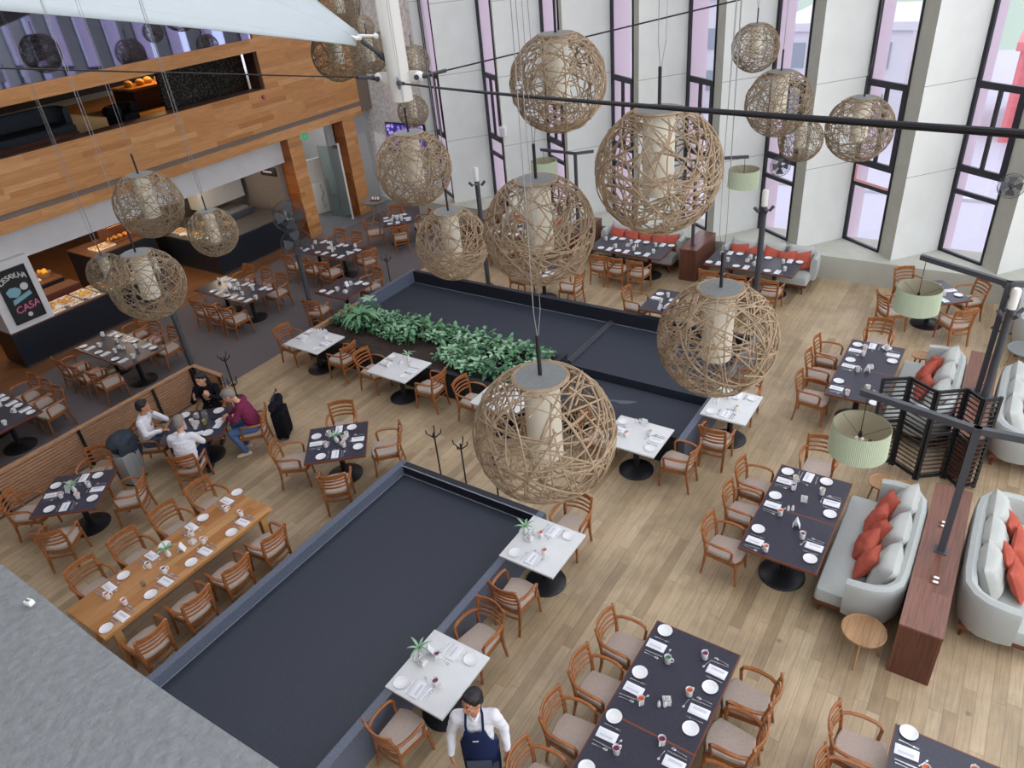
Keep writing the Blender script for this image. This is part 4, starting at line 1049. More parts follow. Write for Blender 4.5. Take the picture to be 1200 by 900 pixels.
wall_fan((0.02, 18.2, 2.7), R(-78), 'black cage fan mounted high beside the right-hand window', 0.26, (-0.15, 0.03, 0.0))
wall_fan((-4.75, 18.25, 2.72), R(-60), 'black cage fan below the smallest globe of the right-hand cluster', 0.24, (-0.2, 0.05, 0.0))
wall_fan((-13.85, 7.25, 2.7), R(-38), 'cage fan on the partition-corner pole, mostly hidden by a globe', 0.27, (-0.1, 0.05, -0.05))

# folding screen
SP = [(-0.98, 11.02), (-0.6, 11.24), (-0.2, 10.98), (0.17, 11.24), (0.4, 11.02), (0.62, 11.2)]
t = thing('folding_screen', 'black slatted folding screen standing zigzag between the two sofas', 'screen', (-0.15, 11.1, 0))
for i, (a, b) in enumerate(zip(SP, SP[1:])):
    a = Vector((a[0] + 0.15, a[1] - 11.1, 0)); b = Vector((b[0] + 0.15, b[1] - 11.1, 0)); d = b - a; L = d.length; d.normalize(); ang = math.atan2(d.y, d.x)
    bm = new(); m = (a + b) / 2
    for p in (a + d * 0.025, b - d * 0.025): bx(bm, (p.x, p.y, 0.89), (0.045, 0.035, 1.72), ang)
    for z in (0.1, 0.92, 1.72): bx(bm, (m.x, m.y, z), (L - 0.05, 0.03, 0.05), ang)
    f = obj('panel_frame', bm, M['black_metal'], t, smooth=False)
    bm = new()
    for k in range(19):
        z = 0.16 + k * 0.083
        if abs(z - 0.92) < 0.03: continue
        bx(bm, (m.x, m.y, z), (L - 0.07, 0.012, 0.05), 0, 0, Matrix.Rotation(ang, 4, 'Z') @ Matrix.Rotation(R(38), 4, 'X'))
    obj('louvres', bm, M['black_metal'], f, smooth=False)

# round side tables
def side_table(x, y, h, r, label, m='round_wood'):
    t = thing('side_table', label, 'table', (x, y, 0), 0, 'small round side tables')
    bm = new(); lathe(bm, [(0, h - 0.03), (r * 0.8, h - 0.03), (r, h - 0.01), (r, h + 0.012), (r - 0.015, h + 0.014), (r - 0.03, h), (0, h)], 40); obj('table_top', bm, M[m], t)
    for i in range(3):
        a = i * 2.094 + 0.5; bm = new(); rod(bm, (r * 0.95 * math.cos(a), r * 0.95 * math.sin(a), 0), (r * 0.55 * math.cos(a), r * 0.55 * math.sin(a), h - 0.025), 0.012, 8, 0.02); obj('leg', bm, M['slat_wood'], t)
side_table(-0.25, 7.1, 0.48, 0.26, 'round wooden side table beside the near end of the front sofa')
side_table(-0.6, 10.08, 0.5, 0.2, 'left small round side table between sofa and folding screen')
side_table(-0.28, 10.12, 0.46, 0.2, 'right small round side table behind the front sofa arm')
side_table(-0.68, 14.3, 0.5, 0.17, 'left small round side table behind the half-hidden sofa')
side_table(-0.42, 14.4, 0.5, 0.15, 'right small round side table behind the half-hidden sofa')
side_table(0.98, 15.3, 0.5, 0.33, 'grey-topped round side table at the right photo edge', 'cap')

# slatted partition with black posts, and its short return
def partition(a, b, posts, label, h=0.86):
    a = Vector(a + (0,)); b = Vector(b + (0,)); d = b - a; L = d.length; d.normalize(); ang = math.atan2(d.y, d.x)
    t = thing('slatted_partition', label, 'partition', a, ang)
    bm = new()
    for k in range(12): b2(bm, (0, -0.012, 0.06 + k * 0.066), (L, 0.012, 0.06 + k * 0.066 + 0.044))
    obj('slats', bm, M['slat_wood'], t, smooth=False)
    bm = new(); b2(bm, (0, -0.05, h - 0.025), (L, 0.05, h)); obj('top_rail', bm, M['slat_wood'], t, smooth=False)
    for p in posts:
        bm = new(); b2(bm, (p - 0.025, -0.05, 0), (p + 0.025, 0.05, h - 0.026)); obj('post', bm, M['black_metal'], t, smooth=False)
    return t
partition((-13.7, 0.8), (-13.7, 7.15), (0.4, 2.2, 3.8, 5.4, 6.3), 'long slatted wooden partition between the carpet and the oak floor')
partition((-13.7, 7.2), (-12.75, 7.2), (0.05, 0.9), 'short slatted partition return behind the woman in black')
# coat stands
def coat_stand(x, y, h, label):
    t = thing('coat_stand', label, 'coat stand', (x, y, 0), rnd.uniform(0, 1), 'black coat stands')
    bm = new(); lathe(bm, [(0, 0), (0.15, 0), (0.15, 0.012), (0.02, 0.03)], 20); obj('base', bm, M['black_metal'], t)
    bm = new(); rod(bm, (0, 0, 0.01), (0, 0, h), 0.014, 8); obj('pole', bm, M['black_metal'], t)
    for i in range(4):
        a = i * PI2; c, s = math.cos(a), math.sin(a)
        bm = new(); tube(bm, [(0, 0, h - 0.12), (0.07 * c, 0.07 * s, h - 0.06), (0.12 * c, 0.12 * s, h - 0.02), (0.13 * c, 0.13 * s, h + 0.05)], 0.011, 6, (0.1, 0.1, 1)); obj('hook', bm, M['black_metal'], t)
coat_stand(-13.0, 7.55, 1.05, 'black coat stand just behind the short partition return')
coat_stand(-12.05, 7.0, 1.0, 'black coat stand between the woman and the man in plum')
coat_stand(-7.1, 7.3, 1.15, 'left black coat stand behind the far rim of the foreground basin')
coat_stand(-6.55, 7.3, 1.1, 'middle black coat stand behind the foreground basin rim')
coat_stand(-5.85, 7.25, 1.1, 'black coat stand under the lowest globe behind the basin rim')
coat_stand(-13.25, 13.0, 1.1, 'thin black coat stand at the left wall of the wide basin')

# ------------------------------------------------------------------ planting
def make_plant(kind):
    t = thing('potted_plant' if False else 'leafy_plant', '', 'plant')
    bm = new(); r = random.Random(kind * 11 + 3)
    if kind < 3:
        for i in range(20 + 3 * kind):
            a = r.uniform(0, 2 * PI); q = r.uniform(0.0, 0.14)
            leaf(bm, (q * math.cos(a), q * math.sin(a), r.uniform(0.08, 0.26)), a + r.uniform(-0.8, 0.8), r.uniform(0.1, 1.1), r.uniform(0.1, 0.17), r.uniform(0.03, 0.042), r.uniform(0.4, 1.0))
    else:
        for i in range(18):
            leaf(bm, (0, 0, 0.15 + 0.01 * i), i * 2.4, 0.9 - 0.03 * i + r.uniform(-0.1, 0.2), r.uniform(0.4, 0.6), 0.045, r.uniform(0.7, 1.2))
    obj('foliage', bm, M[('leaf', 'leaf2', 'leaf3', 'leaf')[kind]], t)
    bm = new()
    for i in range(5): a = i * 1.3; tube(bm, [(0.02 * math.cos(a), 0.02 * math.sin(a), -0.02), (0.06 * math.cos(a), 0.06 * math.sin(a), 0.15)], 0.006, 5)
    obj('stems', bm, M['leaf3'], t)
    return Proto(t)
PL = [make_plant(k) for k in range(4)]
r2 = random.Random(5)
pts = []
for i in range(900):
    x = r2.uniform(-12.65, -7.1); y = r2.uniform(9.9, 11.2)
    # bare soil patches at the left front and in the middle
    if y < 10.3 and x < -9.9: continue
    if -10.2 < x < -9.3 and y < 10.6: continue
    if any((x - a) ** 2 + (y - b) ** 2 < 0.165 ** 2 for a, b in pts): continue
    pts.append((x, y))
for i, (x, y) in enumerate(pts[:190]):
    k = r2.choice((0, 0, 1, 2)); PL[k].put((x, y, 0.49), r2.uniform(0, 6.28), 'low leafy green plant growing in the long black planter', 'low leafy plants in the planter', r2.uniform(0.75, 1.15))
PL[3].put((-11.95, 10.55, 0.5), 0.3, 'large arching long-leaved plant near the left end of the planter', None, 1.15)
PL[3].put((-10.7, 10.85, 0.5), 1.7, 'smaller long-leaved plant in the middle of the planter', None, 0.75)
PL[3].put((-8.75, 9.98, 0.5), 2.2, 'long-leaved plant at the planter front beside the white table', None, 0.6)
bm = new()
t = thing('leafy_plant', 'broad-leaved paddle plant at the back left corner of the planter', 'plant', (-12.2, 11.15, 0.5))
for i in range(6): leaf(bm, (0.05 * i - 0.1, 0, 0.3 + 0.03 * i), 0.5 + i * 1.05, 0.6, 0.32, 0.07, 0.5)
obj('foliage', bm, M['leaf2'], t); bm = new()
for i in range(6): tube(bm, [(0, 0, -0.02), (0.05 * i - 0.1, 0, 0.3 + 0.03 * i)], 0.006, 5)
obj('stems', bm, M['leaf'], t)

# ------------------------------------------------------------------ wicker globes
def woven(seed, strands, r, R0=1.0):
    """random cane arcs wound over a sphere of radius 1 (flat open neck at the top)"""
    rg = random.Random(seed); bm = new()
    made = 0
    while made < strands:
        n = Vector((rg.gauss(0, 1), rg.gauss(0, 1), rg.gauss(0, 1))).normalized()
        p = n.orthogonal().normalized(); q = n.cross(p)
        off = rg.uniform(-0.62, 0.62); ck = math.sqrt(1 - off * off)
        a0 = rg.uniform(0, 2 * PI); span = rg.uniform(1.1, 3.2); k = max(10, int(span * 9))
        dr = rg.uniform(-0.02, 0.015); wob = rg.uniform(-0.09, 0.09); ph = rg.uniform(0, 6)
        run = []
        runs = []
        for i in range(k + 1):
            a = a0 + span * i / k
            v = p * math.cos(a) * ck + q * math.sin(a) * ck + n * (off + wob * math.sin(2 * a + ph))
            v.normalize()
            if v.z > 0.93:
                if len(run) > 4: runs.append(run)
                run = []; continue
            run.append(v * (1 + dr))
        if len(run) > 4: runs.append(run)
        for run in runs:
            tube(bm, run, r * rg.uniform(0.75, 1.25), 5, (0.13, 0.21, 0.97)); made += 1
    for z, rr_ in ((0.935, 0.36), (0.925, 0.385)):
        tube(bm, [(rr_ * math.cos(2 * PI * i / 40), rr_ * math.sin(2 * PI * i / 40), z) for i in range(41)], r * 1.2, 5, (0, 0, 1), None, False)
    return bm
def make_globe(seed, strands, r, m):
    """pendant of unit radius, origin at the globe's centre"""
    t = thing('wicker_globe_lamp', '', 'lamp')
    obj('woven_shell', woven(seed, strands, r), M[m], t)
    bm = new(); lathe(bm, [(0, 0.915), (0.345, 0.915), (0.345, 0.945), (0, 0.955)], 40); obj('cap_disc', bm, M['cap'], t)
    bm = new(); lathe(bm, [(0.0, 0.91), (0.25, 0.91), (0.25, -0.36), (0.235, -0.38), (0.0, -0.38)], 32); obj('diffuser', bm, M['diffuser'], t)
    bm = new(); rod(bm, (0, 0, 0.95), (0, 0, 1.55), 0.028, 8); obj('rod', bm, M['cable'], t)
    return t
GA = Proto(make_globe(3, 165, 0.0125, 'rattan')); GB = Proto(make_globe(8, 175, 0.0105, 'rattan2')); GC = Proto(make_globe(21, 165, 0.012, 'rattan'))
WIRES = {}
def globe(P, c, D, label):
    o = P.put(c, rnd.uniform(0, 6.28), label, 'hanging wicker globe lamps', D / 2)
    k = D / 2; top = 10.99 - c[2]
    bm = new()
    tube(bm, [(0, 0, 1.55), (0.02 / k, 0, 1.9), (0.0, 0.02 / k, top / k)], 0.0035 / k, 5); tube(bm, [(0, 0, 1.45), (-0.05 / k, 0.01, 1.9), (-0.06 / k, 0, 3), (0.01, 0.0, top / k)], 0.003 / k, 5)
    obj('suspension_wire', bm, M['wire'], o)
globe(GC, (-2.81, 4.21, 4.55), 1.2, 'largest and lowest wicker globe, hanging over the oak floor at centre')
globe(GA, (-2.86, 6.6, 6.09), 1.2, 'big wicker globe at upper centre right, crossed by the black cable above it')
globe(GA, (-4.2, 6.5, 5.35), 1.2, 'big wicker globe at the photo centre, above the wide basin')
globe(GA, (-5.03, 8.45, 6.49), 1.2, 'wicker globe at top centre crossed by the black cable')
globe(GA, (-2.15, 6.54, 4.44), 1.2, 'big wicker globe above the white table at the basin end')
globe(GA, (-8.1, 8.94, 5.03), 1.2, 'wicker globe in front of the television, below the white mast')
globe(GA, (-6.93, 8.25, 4.16), 1.1, 'wicker globe left of the centre globe, above the wide basin end')
globe(GB, (-12.09, 6.62, 4.74), 1.1, 'wicker globe in front of the mezzanine boards, upper of the left group')
globe(GB, (-10.94, 6.9, 4.3), 0.8, 'smaller wicker globe in front of the kitchen island')
globe(GB, (-10.68, 5.39, 4.04), 1.1, 'wicker globe in front of the chalkboard counter, lowest on the left')
globe(GB, (-14.91, 6.83, 2.93), 0.8, 'small wicker globe half hidden behind the lowest left globe')
globe(GB, (-4.24, 13.85, 6.05), 0.8, 'small wicker globe highest in the right-hand cluster by the windows')
globe(GB, (-3.65, 13.46, 5.23), 1.1, 'wicker globe in the middle of the right-hand window cluster')
globe(GB, (-3.69, 15.48, 4.11), 0.85, 'smallest wicker globe, lowest of the right-hand window cluster')
globe(GB, (-2.39, 14.01, 4.74), 1.1, 'wicker globe rightmost before the window piers')
globe(GB, (-12.57, 14.16, 4.59), 0.75, 'small wicker globe directly under the end of the white mast')
globe(GB, (-12.96, 14.9, 5.57), 0.8, 'wicker globe peeking out right of the white mast')
globe(GB, (-12.69, 12.17, 6.2), 1.1, 'wicker globe under the tip of the canvas sail')
globe(GB, (-15.5, 15.24, 6.88), 1.1, 'wicker globe at the top edge beside the canvas sail')
globe(GB, (-14.47, 14.87, 6.36), 0.6, 'small wicker globe above the sail clamp before the stucco wall')
globe(GB, (-13.82, 14.31, 5.85), 0.88, 'wicker globe behind the sail clamp, left of the white mast')
globe(GB, (-15.09, 16.25, 5.77), 0.7, 'small wicker globe tucked behind the white mast, beside its upper length')
globe(GB, (-14.83, 15.79, 5.21), 0.6, 'small wicker globe low behind the left side of the white mast')

# ------------------------------------------------------------------ mast, cables, sail
mx, my = -10.55, 11.62
t = thing('flying_mast', 'thick white hanging mast with steel lugs at top left of centre', 'mast', (mx, my, 5.42))
bm = new(); lathe(bm, [(0, 0), (0.2, 0), (0.215, 0.015), (0.215, 6.0), (0, 6.0)], 32); obj('tube', bm, M['white_paint'], t)
for s, nm in ((-1, 'l'), (1, 'r')):
    ax = Vector((s * 0.8, s * 0.6 * -0.0 + 0.25 * s, 0)).normalized()
    bm = new(); c = ax * 0.3
    a = math.atan2(ax.y, ax.x)
    bx(bm, (c.x, c.y, 0.46), (0.3, 0.03, 0.2), a); ball(bm, (ax.x * 0.44, ax.y * 0.44, 0.45), (0.1, 0.1, 0.1), 12, 8)
    obj('lug', bm, M['white_paint'], t)
    bm = new(); rod(bm, Vector((ax.x * 0.42, ax.y * 0.42, 0.45)) + Vector((-ax.y, ax.x, 0)) * -0.12, Vector((ax.x * 0.42, ax.y * 0.42, 0.45)) + Vector((-ax.y, ax.x, 0)) * 0.12, 0.05, 12); obj('pin', bm, M['grey_metal'], t)
bm = new(); lathe(bm, [(0, 0), (0.12, 0), (0.12, 0.03), (0, 0.04)], 20)
bmesh.ops.transform(bm, matrix=Matrix.Translation((0.14, -0.17, 0.38)) @ Matrix.Rotation(R(90), 4, 'X') @ Matrix.Rotation(R(-35), 4, 'Y'), verts=bm.verts); obj('anchor_plate', bm, M['steel_line'], t)
def cable(a, b, r, label, sag=0.0, ends=True):
    a = Vector(a); b = Vector(b); t = thing('steel_cable', label, 'cable', a)
    n = 16; bm = new(); tube(bm, [(b - a) * (i / n) - Vector((0, 0, sag * 4 * (i / n) * (1 - i / n))) for i in range(n + 1)], r, 8); obj('strand', bm, M['cable'], t)
    if ends:
        d = (b - a).normalized(); bm = new(); rod(bm, d * 0.1, d * 0.5, 0.035, 10); rod(bm, d * 0.0, d * 0.14, 0.05, 10); obj('turnbuckle', bm, M['grey_metal'], t)
cable((mx + 0.15, my - 0.2, 5.8), (0.35, 3.2, 7.41), 0.018, 'thick black steel cable crossing the whole photo to the right', 0.03)
cable((mx - 0.45, my - 0.12, 5.87), (-12.1, 4.2, 7.35), 0.012, 'thin black cable running left from the mast before the mezzanine', 0.0)
cable((mx + 0.48, my + 0.14, 5.87), (-2.0, 15.7, 7.2), 0.014, 'thin black cable rising right from the mast towards the windows', 0.0)
# canvas sail
t = thing('shade_sail', 'white tensioned canvas sail filling the top left of the photo', 'sail', (-11.0, 11.16, 6.64))
o0 = Vector((-11.0, 11.16, 6.64))
tipa, tipb = Vector((-11.02, 11.08, 6.52)), Vector((-11.05, 11.22, 6.74))
p2 = Vector((-15.0, 4.6, 8.18)); p3 = Vector((-17.4, 15.4, 8.3)); p4 = Vector((-18.3, 7.0, 10.2))
bm = new(); n = 16; G = []
for i in range(n + 1):
    u = i / n; row = []
    e1 = tipa.lerp(p2, u); e2 = tipb.lerp(p3, u)
    # edges curve inwards
    mid = (p2 + p3) / 2
    e1 = e1 + (Vector((-17, 10, 8.6)) - e1) * 0.035 * math.sin(PI * u); e2 = e2 + (Vector((-16, 8, 8.4)) - e2) * 0.07 * math.sin(PI * u)
    for j in range(n + 1):
        w = j / n
        q = e1.lerp(e2, w) + Vector((0, 0, 1)) * (0.35 * u * math.sin(PI * w))
        row.append(bm.verts.new(q - o0))
    G.append(row)
for i in range(n):
    for j in range(n): bm.faces.new((G[i][j], G[i + 1][j], G[i + 1][j + 1], G[i][j + 1]))
cloth = mesh_of('canvas', bm, M['sail'])
so = obj('canvas', cloth, None, t); md = so.modifiers.new('th', 'SOLIDIFY'); md.thickness = 0.012
for w in (0.12, 0.62, 0.88):
    bm = new(); P = []
    for i in range(n + 1):
        u = i / n; e1 = tipa.lerp(p2, u); e2 = tipb.lerp(p3, u)
        e1 = e1 + (Vector((-17, 10, 8.6)) - e1) * 0.035 * math.sin(PI * u); e2 = e2 + (Vector((-16, 8, 8.4)) - e2) * 0.07 * math.sin(PI * u)
        P.append(e1.lerp(e2, w) + Vector((0, 0, 0.35 * u * math.sin(PI * w) + 0.012)) - o0)
    tube(bm, P, 0.006, 4); obj('seam', bm, M['seam'], t)
bm = new()
a = Vector((0, 0, 0)); d = (Vector((mx - 0.2, my - 0.05, 6.2)) - o0)
rod(bm, d * 0.1, d * 0.8, 0.04, 10); rod(bm, d * 0.75, d * 1.0, 0.06, 10); obj('clamp_strut', bm, M['dark_steel'], t)
bm = new(); prism(bm, [(-0.5, -0.12), (0.1, -0.05), (0.12, 0.06), (-0.5, 0.16)], -0.02, 0.02); bmesh.ops.transform(bm, matrix=Matrix.Translation((-0.05, 0, 0.02)) @ Matrix.Rotation(R(-24), 4, 'Z') @ Matrix.Rotation(R(12), 4, 'Y'), verts=bm.verts)
for i in range(8): ball(bm, (-0.6 + 0.05 * i, 0.12 - 0.1 * (i % 2), 0.07), 0.014, 6, 4)
obj('corner_plate', bm, M['white_paint'], t)
bm = new(); rod(bm, (0.0, 0.05, 0.04), (0.3, 0.12, 0.02), 0.03, 10); ball(bm, (0.33, 0.13, 0.02), 0.055); obj('shackle', bm, M['white_paint'], t)
# ------------------------------------------------------------------ television, chalkboard, exit sign, buffet
t = thing('television', 'wall television showing blue and purple flowers on the stucco wall', 'television', (-17.75, 19.43, 2.33))
bm = new(); bx(bm, (0, 0.03, 0), (1.75, 0.06, 0.98), 0, 0.01); obj('casing', bm, M['black_metal'], t)
bm = new(); b2(bm, (-0.83, -0.012, -0.45), (0.83, -0.002, 0.45)); obj('screen', bm, M['screen'], t, smooth=False)
# chalkboard: hangs on the white pier, facing +x (the room)
t = thing('chalkboard', 'framed chalkboard sign lettered in chalk on the white pier above the counter', 'sign', (-19.1, 6.6, 1.78), R(90))
bm = new()
for a, b in (((-0.36, -0.66), (-0.33, 0.66)), ((0.33, -0.66), (0.36, 0.66)), ((-0.33, -0.66), (0.33, -0.63)), ((-0.33, 0.63), (0.33, 0.66))): b2(bm, (a[0], -0.03, a[1]), (b[0], 0.02, b[1]))
obj('frame', bm, M['black_metal'], t, smooth=False)
bm = new(); b2(bm, (-0.33, -0.01, -0.63), (0.33, 0.012, 0.63)); obj('board', bm, M['chalk_black'], t, smooth=False)
RX = Matrix.Rotation(R(90), 4, 'X')
def board_text(s, size, x, z, m, roll=0.0, shear=0.0, name='lettering'):
    me = text_mesh(name, s, size, M[m], 0.001, shear, 0.003)
    me.transform(Matrix.Translation((x, -0.0125, z)) @ Matrix.Rotation(roll, 4, 'Y') @ RX)
    o = bpy.data.objects.new(name, me); C.objects.link(o); o.parent = t; return o
for i, ch in enumerate('DESAYUNA'):
    u = (i - 3.5) / 3.5; board_text(ch, 0.17 if ch != 'D' else 0.19, u * 0.265, 0.40 + 0.07 * (1 - u * u), 'chalk_white', u * 0.28)
board_text('CASA', 0.235, 0.05, -0.33, 'chalk_pink', -0.1, 0.1)
bm = new()
pl = [(-0.24, 0.02), (-0.27, 0.15), (-0.16, 0.22), (-0.02, 0.2), (0.06, 0.12), (0.03, 0.02), (-0.08, -0.04)]
prism(bm, pl, 0, 0.002); prism(bm, [(-0.22, -0.2), (-0.2, -0.08), (0.24, 0.03), (0.26, -0.07)], 0, 0.002)
bmesh.ops.transform(bm, matrix=Matrix.Translation((0, -0.0105, 0)) @ RX, verts=bm.verts); obj('drawing', bm, M['chalk_blue'], t, smooth=False)
bm = new(); lathe(bm, [(0, 0), (0.055, 0), (0.055, 0.003), (0, 0.003)], 20); lathe(bm, [(0, 0), (0.09, 0), (0.09, 0.002), (0, 0.002)], 20, (0.13, 0.68, 0)); bmesh.ops.transform(bm, matrix=Matrix.Translation((0.03, -0.0105, -0.52)) @ RX, verts=bm.verts); obj('drawing', bm, M['chalk_white'], t, smooth=False)
# exit sign
t = thing('exit_sign', 'small green lit exit sign hanging in the corridor between the wood pillars', 'sign', (-20.3, 17.15, 2.8), R(75))
bm = new(); bx(bm, (0, 0, 0), (0.32, 0.05, 0.2), 0, 0.006); obj('casing', bm, M['exit_green'], t)
me = text_mesh('symbol', '\u2192', 0.16, M['china'], 0.001); me.transform(Matrix.Translation((0.05, -0.027, 0)) @ RX); o = bpy.data.objects.new('symbol', me); C.objects.link(o); o.parent = t
bm = new(); ball(bm, (-0.07, -0.026, 0.055), (0.018, 0.003, 0.018), 10, 6); rod(bm, (-0.07, -0.027, 0.03), (-0.085, -0.027, -0.02), 0.014, 6); rod(bm, (-0.085, -0.027, -0.02), (-0.05, -0.027, -0.065), 0.009, 6); rod(bm, (-0.085, -0.027, -0.02), (-0.12, -0.027, -0.06), 0.009, 6); obj('running_figure', bm, M['china'], t)
bm = new(); rod(bm, (0, 0, 0.1), (0, 0, 0.4), 0.006, 6); obj('hanger', bm, M['grey_metal'], t)
# corridor: glass door, white desk
t = thing('glass_door', 'open frosted glass door in the corridor beside the last wood pillar', 'door', (-18.95, 17.36, 0), R(187))
bm = new(); b2(bm, (0, -0.008, 0.05), (0.9, 0.008, 2.5)); obj('glass_leaf', bm, M['green_glass'], t, smooth=False)
bm = new(); b2(bm, (-0.04, -0.03, 0), (0.0, 0.03, 2.6)); obj('edge_rail', bm, M['white_paint'], t, smooth=False)
bm = new(); rod(bm, (0.8, -0.06, 0.85), (0.8, -0.06, 1.35), 0.014, 8); rod(bm, (0.8, -0.06, 0.9), (0.8, 0, 0.9), 0.01, 6); rod(bm, (0.8, -0.06, 1.3), (0.8, 0, 1.3), 0.01, 6); obj('handle', bm, M['steel'], t)
bm = new(); b2(bm, (0.0, -0.05, 2.42), (0.22, 0.0, 2.52)); obj('closer', bm, M['grey_metal'], t, smooth=False)
def whitecab(x, y, rz, label):
    t = thing('display_stand', label, 'stand', (x, y, 0), rz)
    bm = new(); bx(bm, (0, 0, 0.55), (0.7, 0.5, 1.1), 0, 0.02); obj('body', bm, M['white_paint'], t)
    bm = new(); bx(bm, (0, -0.05, 1.5), (0.75, 0.06, 0.8), 0, 0.02); obj('backboard', bm, M['white_paint'], t)
    bm = new(); tube(bm, [(0.1, -0.27, 1.0), (0.16, -0.3, 0.7), (0.05, -0.29, 0.5), (0.12, -0.28, 0.2)], 0.012, 6); obj('cord', bm, M['grey_metal'], t)
whitecab(-20.75, 17.55, R(70), 'white display stand inside the corridor between the wood pillars')
def lounge_chair_white(x, y, label):
    t = thing('tub_chair', label, 'chair', (x, y, 0), R(-20))
    bm = new(); tube(bm, [(0.25 * math.cos(a), 0.25 * math.sin(a), 0.62) for a in [R(40 + 28 * i) for i in range(11)]], 0.05, 8); lathe(bm, [(0, 0.4), (0.24, 0.4), (0.26, 0.44), (0.2, 0.48), (0, 0.48)], 20); obj('shell', bm, M['white_paint'], t)
    for i in range(4):
        bm = new(); a = i * PI2 + 0.8; rod(bm, (0.22 * math.cos(a), 0.22 * math.sin(a), 0), (0.15 * math.cos(a), 0.15 * math.sin(a), 0.42), 0.015, 6); obj('leg', bm, M['black_metal'], t)
lounge_chair_white(-22.3, 18.0, 'left white tub chair at the back of the corridor')
lounge_chair_white(-22.1, 18.65, 'right white tub chair at the back of the corridor')

# buffet counters
def counter(x0, x1, y0, y1, h, label, top='copper_top', group=None):
    t = thing('buffet_counter', label, 'counter', ((x0 + x1) / 2, (y0 + y1) / 2, 0), 0, group)
    w, d = (x1 - x0) / 2, (y1 - y0) / 2
    bm = new(); b2(bm, (-w, -d, 0.06), (w, d, h - 0.04)); obj('body', bm, M['black_counter'], t, smooth=False)
    bm = new(); b2(bm, (-w - 0.01, -d - 0.01, h - 0.04), (w + 0.01, d + 0.01, h)); obj('worktop', bm, M[top], t, smooth=False)
    bm = new(); b2(bm, (-w + 0.02, -d + 0.02, 0), (w - 0.02, d - 0.02, 0.06)); obj('plinth', bm, M['grey_metal'], t, smooth=False)
    return t
counter(-20.1, -19.15, 6.04, 9.7, 0.965, 'long black buffet counter under the chalkboard, trays along its top')
counter(-22.5, -19.2, 12.02, 14.95, 0.98, 'black kitchen island counter right of the walkway', 'work_top')
counter(-22.6, -21.4, 6.6, 8.6, 1.05, 'back buffet counter with bread and bowls behind the chalkboard pier')
counter(-22.9, -21.5, 9.6, 11.6, 1.2, 'back buffet counter carrying the yellow pastry case')
def red_cab(x, y, label):
    t = thing('serving_cabinet', label, 'cabinet', (x, y, 0))
    bm = new(); bx(bm, (0, 0, 0.5), (0.5, 1.1, 1.0), 0, 0.01); obj('body', bm, M['red_panel'], t)
    bm = new(); bx(bm, (0, 0, 1.02), (0.54, 1.14, 0.04)); obj('worktop', bm, M['copper_top'], t, smooth=False)
red_cab(-20.75, 8.0, 'dark red serving cabinet behind the buffet counter')
red_cab(-23.3, 10.2, 'tall dark red cabinet at the back of the buffet') if False else None
def tray(x, y, z, rz, kind, label, sx=0.3, sy=0.5):
    t = thing('buffet_tray', label, 'tray', (x, y, z), rz, 'buffet food trays')
    bm = new(); bx(bm, (0, 0, 0.012), (sx, sy, 0.02), 0, 0.004)
    for a in (-1, 1): bx(bm, (a * sx / 2, 0, 0.025), (0.012, sy, 0.04)); bx(bm, (0, a * sy / 2, 0.025), (sx, 0.012, 0.04))
    obj('dish', bm, M['china'], t, smooth=False)
    bm = new(); r = random.Random(int(x * 100 + y * 37))
    for i in range(26): ball(bm, (r.uniform(-0.42, 0.42) * sx, r.uniform(-0.44, 0.44) * sy, 0.035 + r.uniform(0, 0.02)), (r.uniform(0.025, 0.04), r.uniform(0.03, 0.05), 0.022), 8, 6)
    o = obj('food', bm, M[kind], t); o['kind'] = 'stuff'
for i, (y, k, nm) in enumerate(((7.35, 'bread', 'first tray of golden food on the buffet counter, beside the chalkboard pier'), (7.75, 'bread', 'second tray of golden food along the buffet counter'), (8.2, 'fruit_yellow', 'tray of yellow food in the middle of the buffet counter'), (8.65, 'bread', 'tray of bread near the right end of the buffet counter'), (9.15, 'fruit_red', 'tray of red fruit at the right end of the buffet counter'))):
    tray(-19.72, y, 0.967, 0, k, nm, 0.62, 0.36)
for i in range(5):
    t = thing('serving_platter', ['long white platter nearest the chalkboard pier, counter front', 'second long white platter along the counter front', 'third long white platter along the counter front', 'fourth long white platter along the counter front', 'last long white platter at the counter front right'][i], 'platter', (-19.3, 7.3 + i * 0.48, 0.966), 0, 'white counter platters')
    bm = new(); bx(bm, (0, 0, 0.012), (0.16, 0.34, 0.022), 0, 0.006); obj('dish', bm, M['china'], t)
    bm = new(); r = random.Random(i)
    for q in range(8): ball(bm, (r.uniform(-0.05, 0.05), -0.14 + q * 0.04, 0.028), 0.02, 8, 6)
    o = obj('food', bm, M['bread'], t); o['kind'] = 'stuff'
tray(-21.75, 7.0, 1.05, 0.2, 'bread', 'bread tray on the back buffet counter', 0.4, 0.5)
tray(-21.9, 7.9, 1.05, 0.0, 'fruit_red', 'tray of red fruit on the back buffet counter', 0.4, 0.5)
tray(-19.75, 12.5, 0.982, 0, 'bread', 'tray of pastries on the near corner of the kitchen island', 0.4, 0.5)
tray(-20.6, 12.4, 0.982, 0, 'fruit_yellow', 'tray of yellow fruit along the kitchen island front', 0.5, 0.4)
tray(-21.4, 12.4, 0.982, 0, 'bread', 'tray of rolls at the left of the kitchen island', 0.5, 0.4)
tray(-22.0, 10.2, 1.2, 0, 'bread', 'tray of pastries on the lit back counter', 0.5, 0.6)
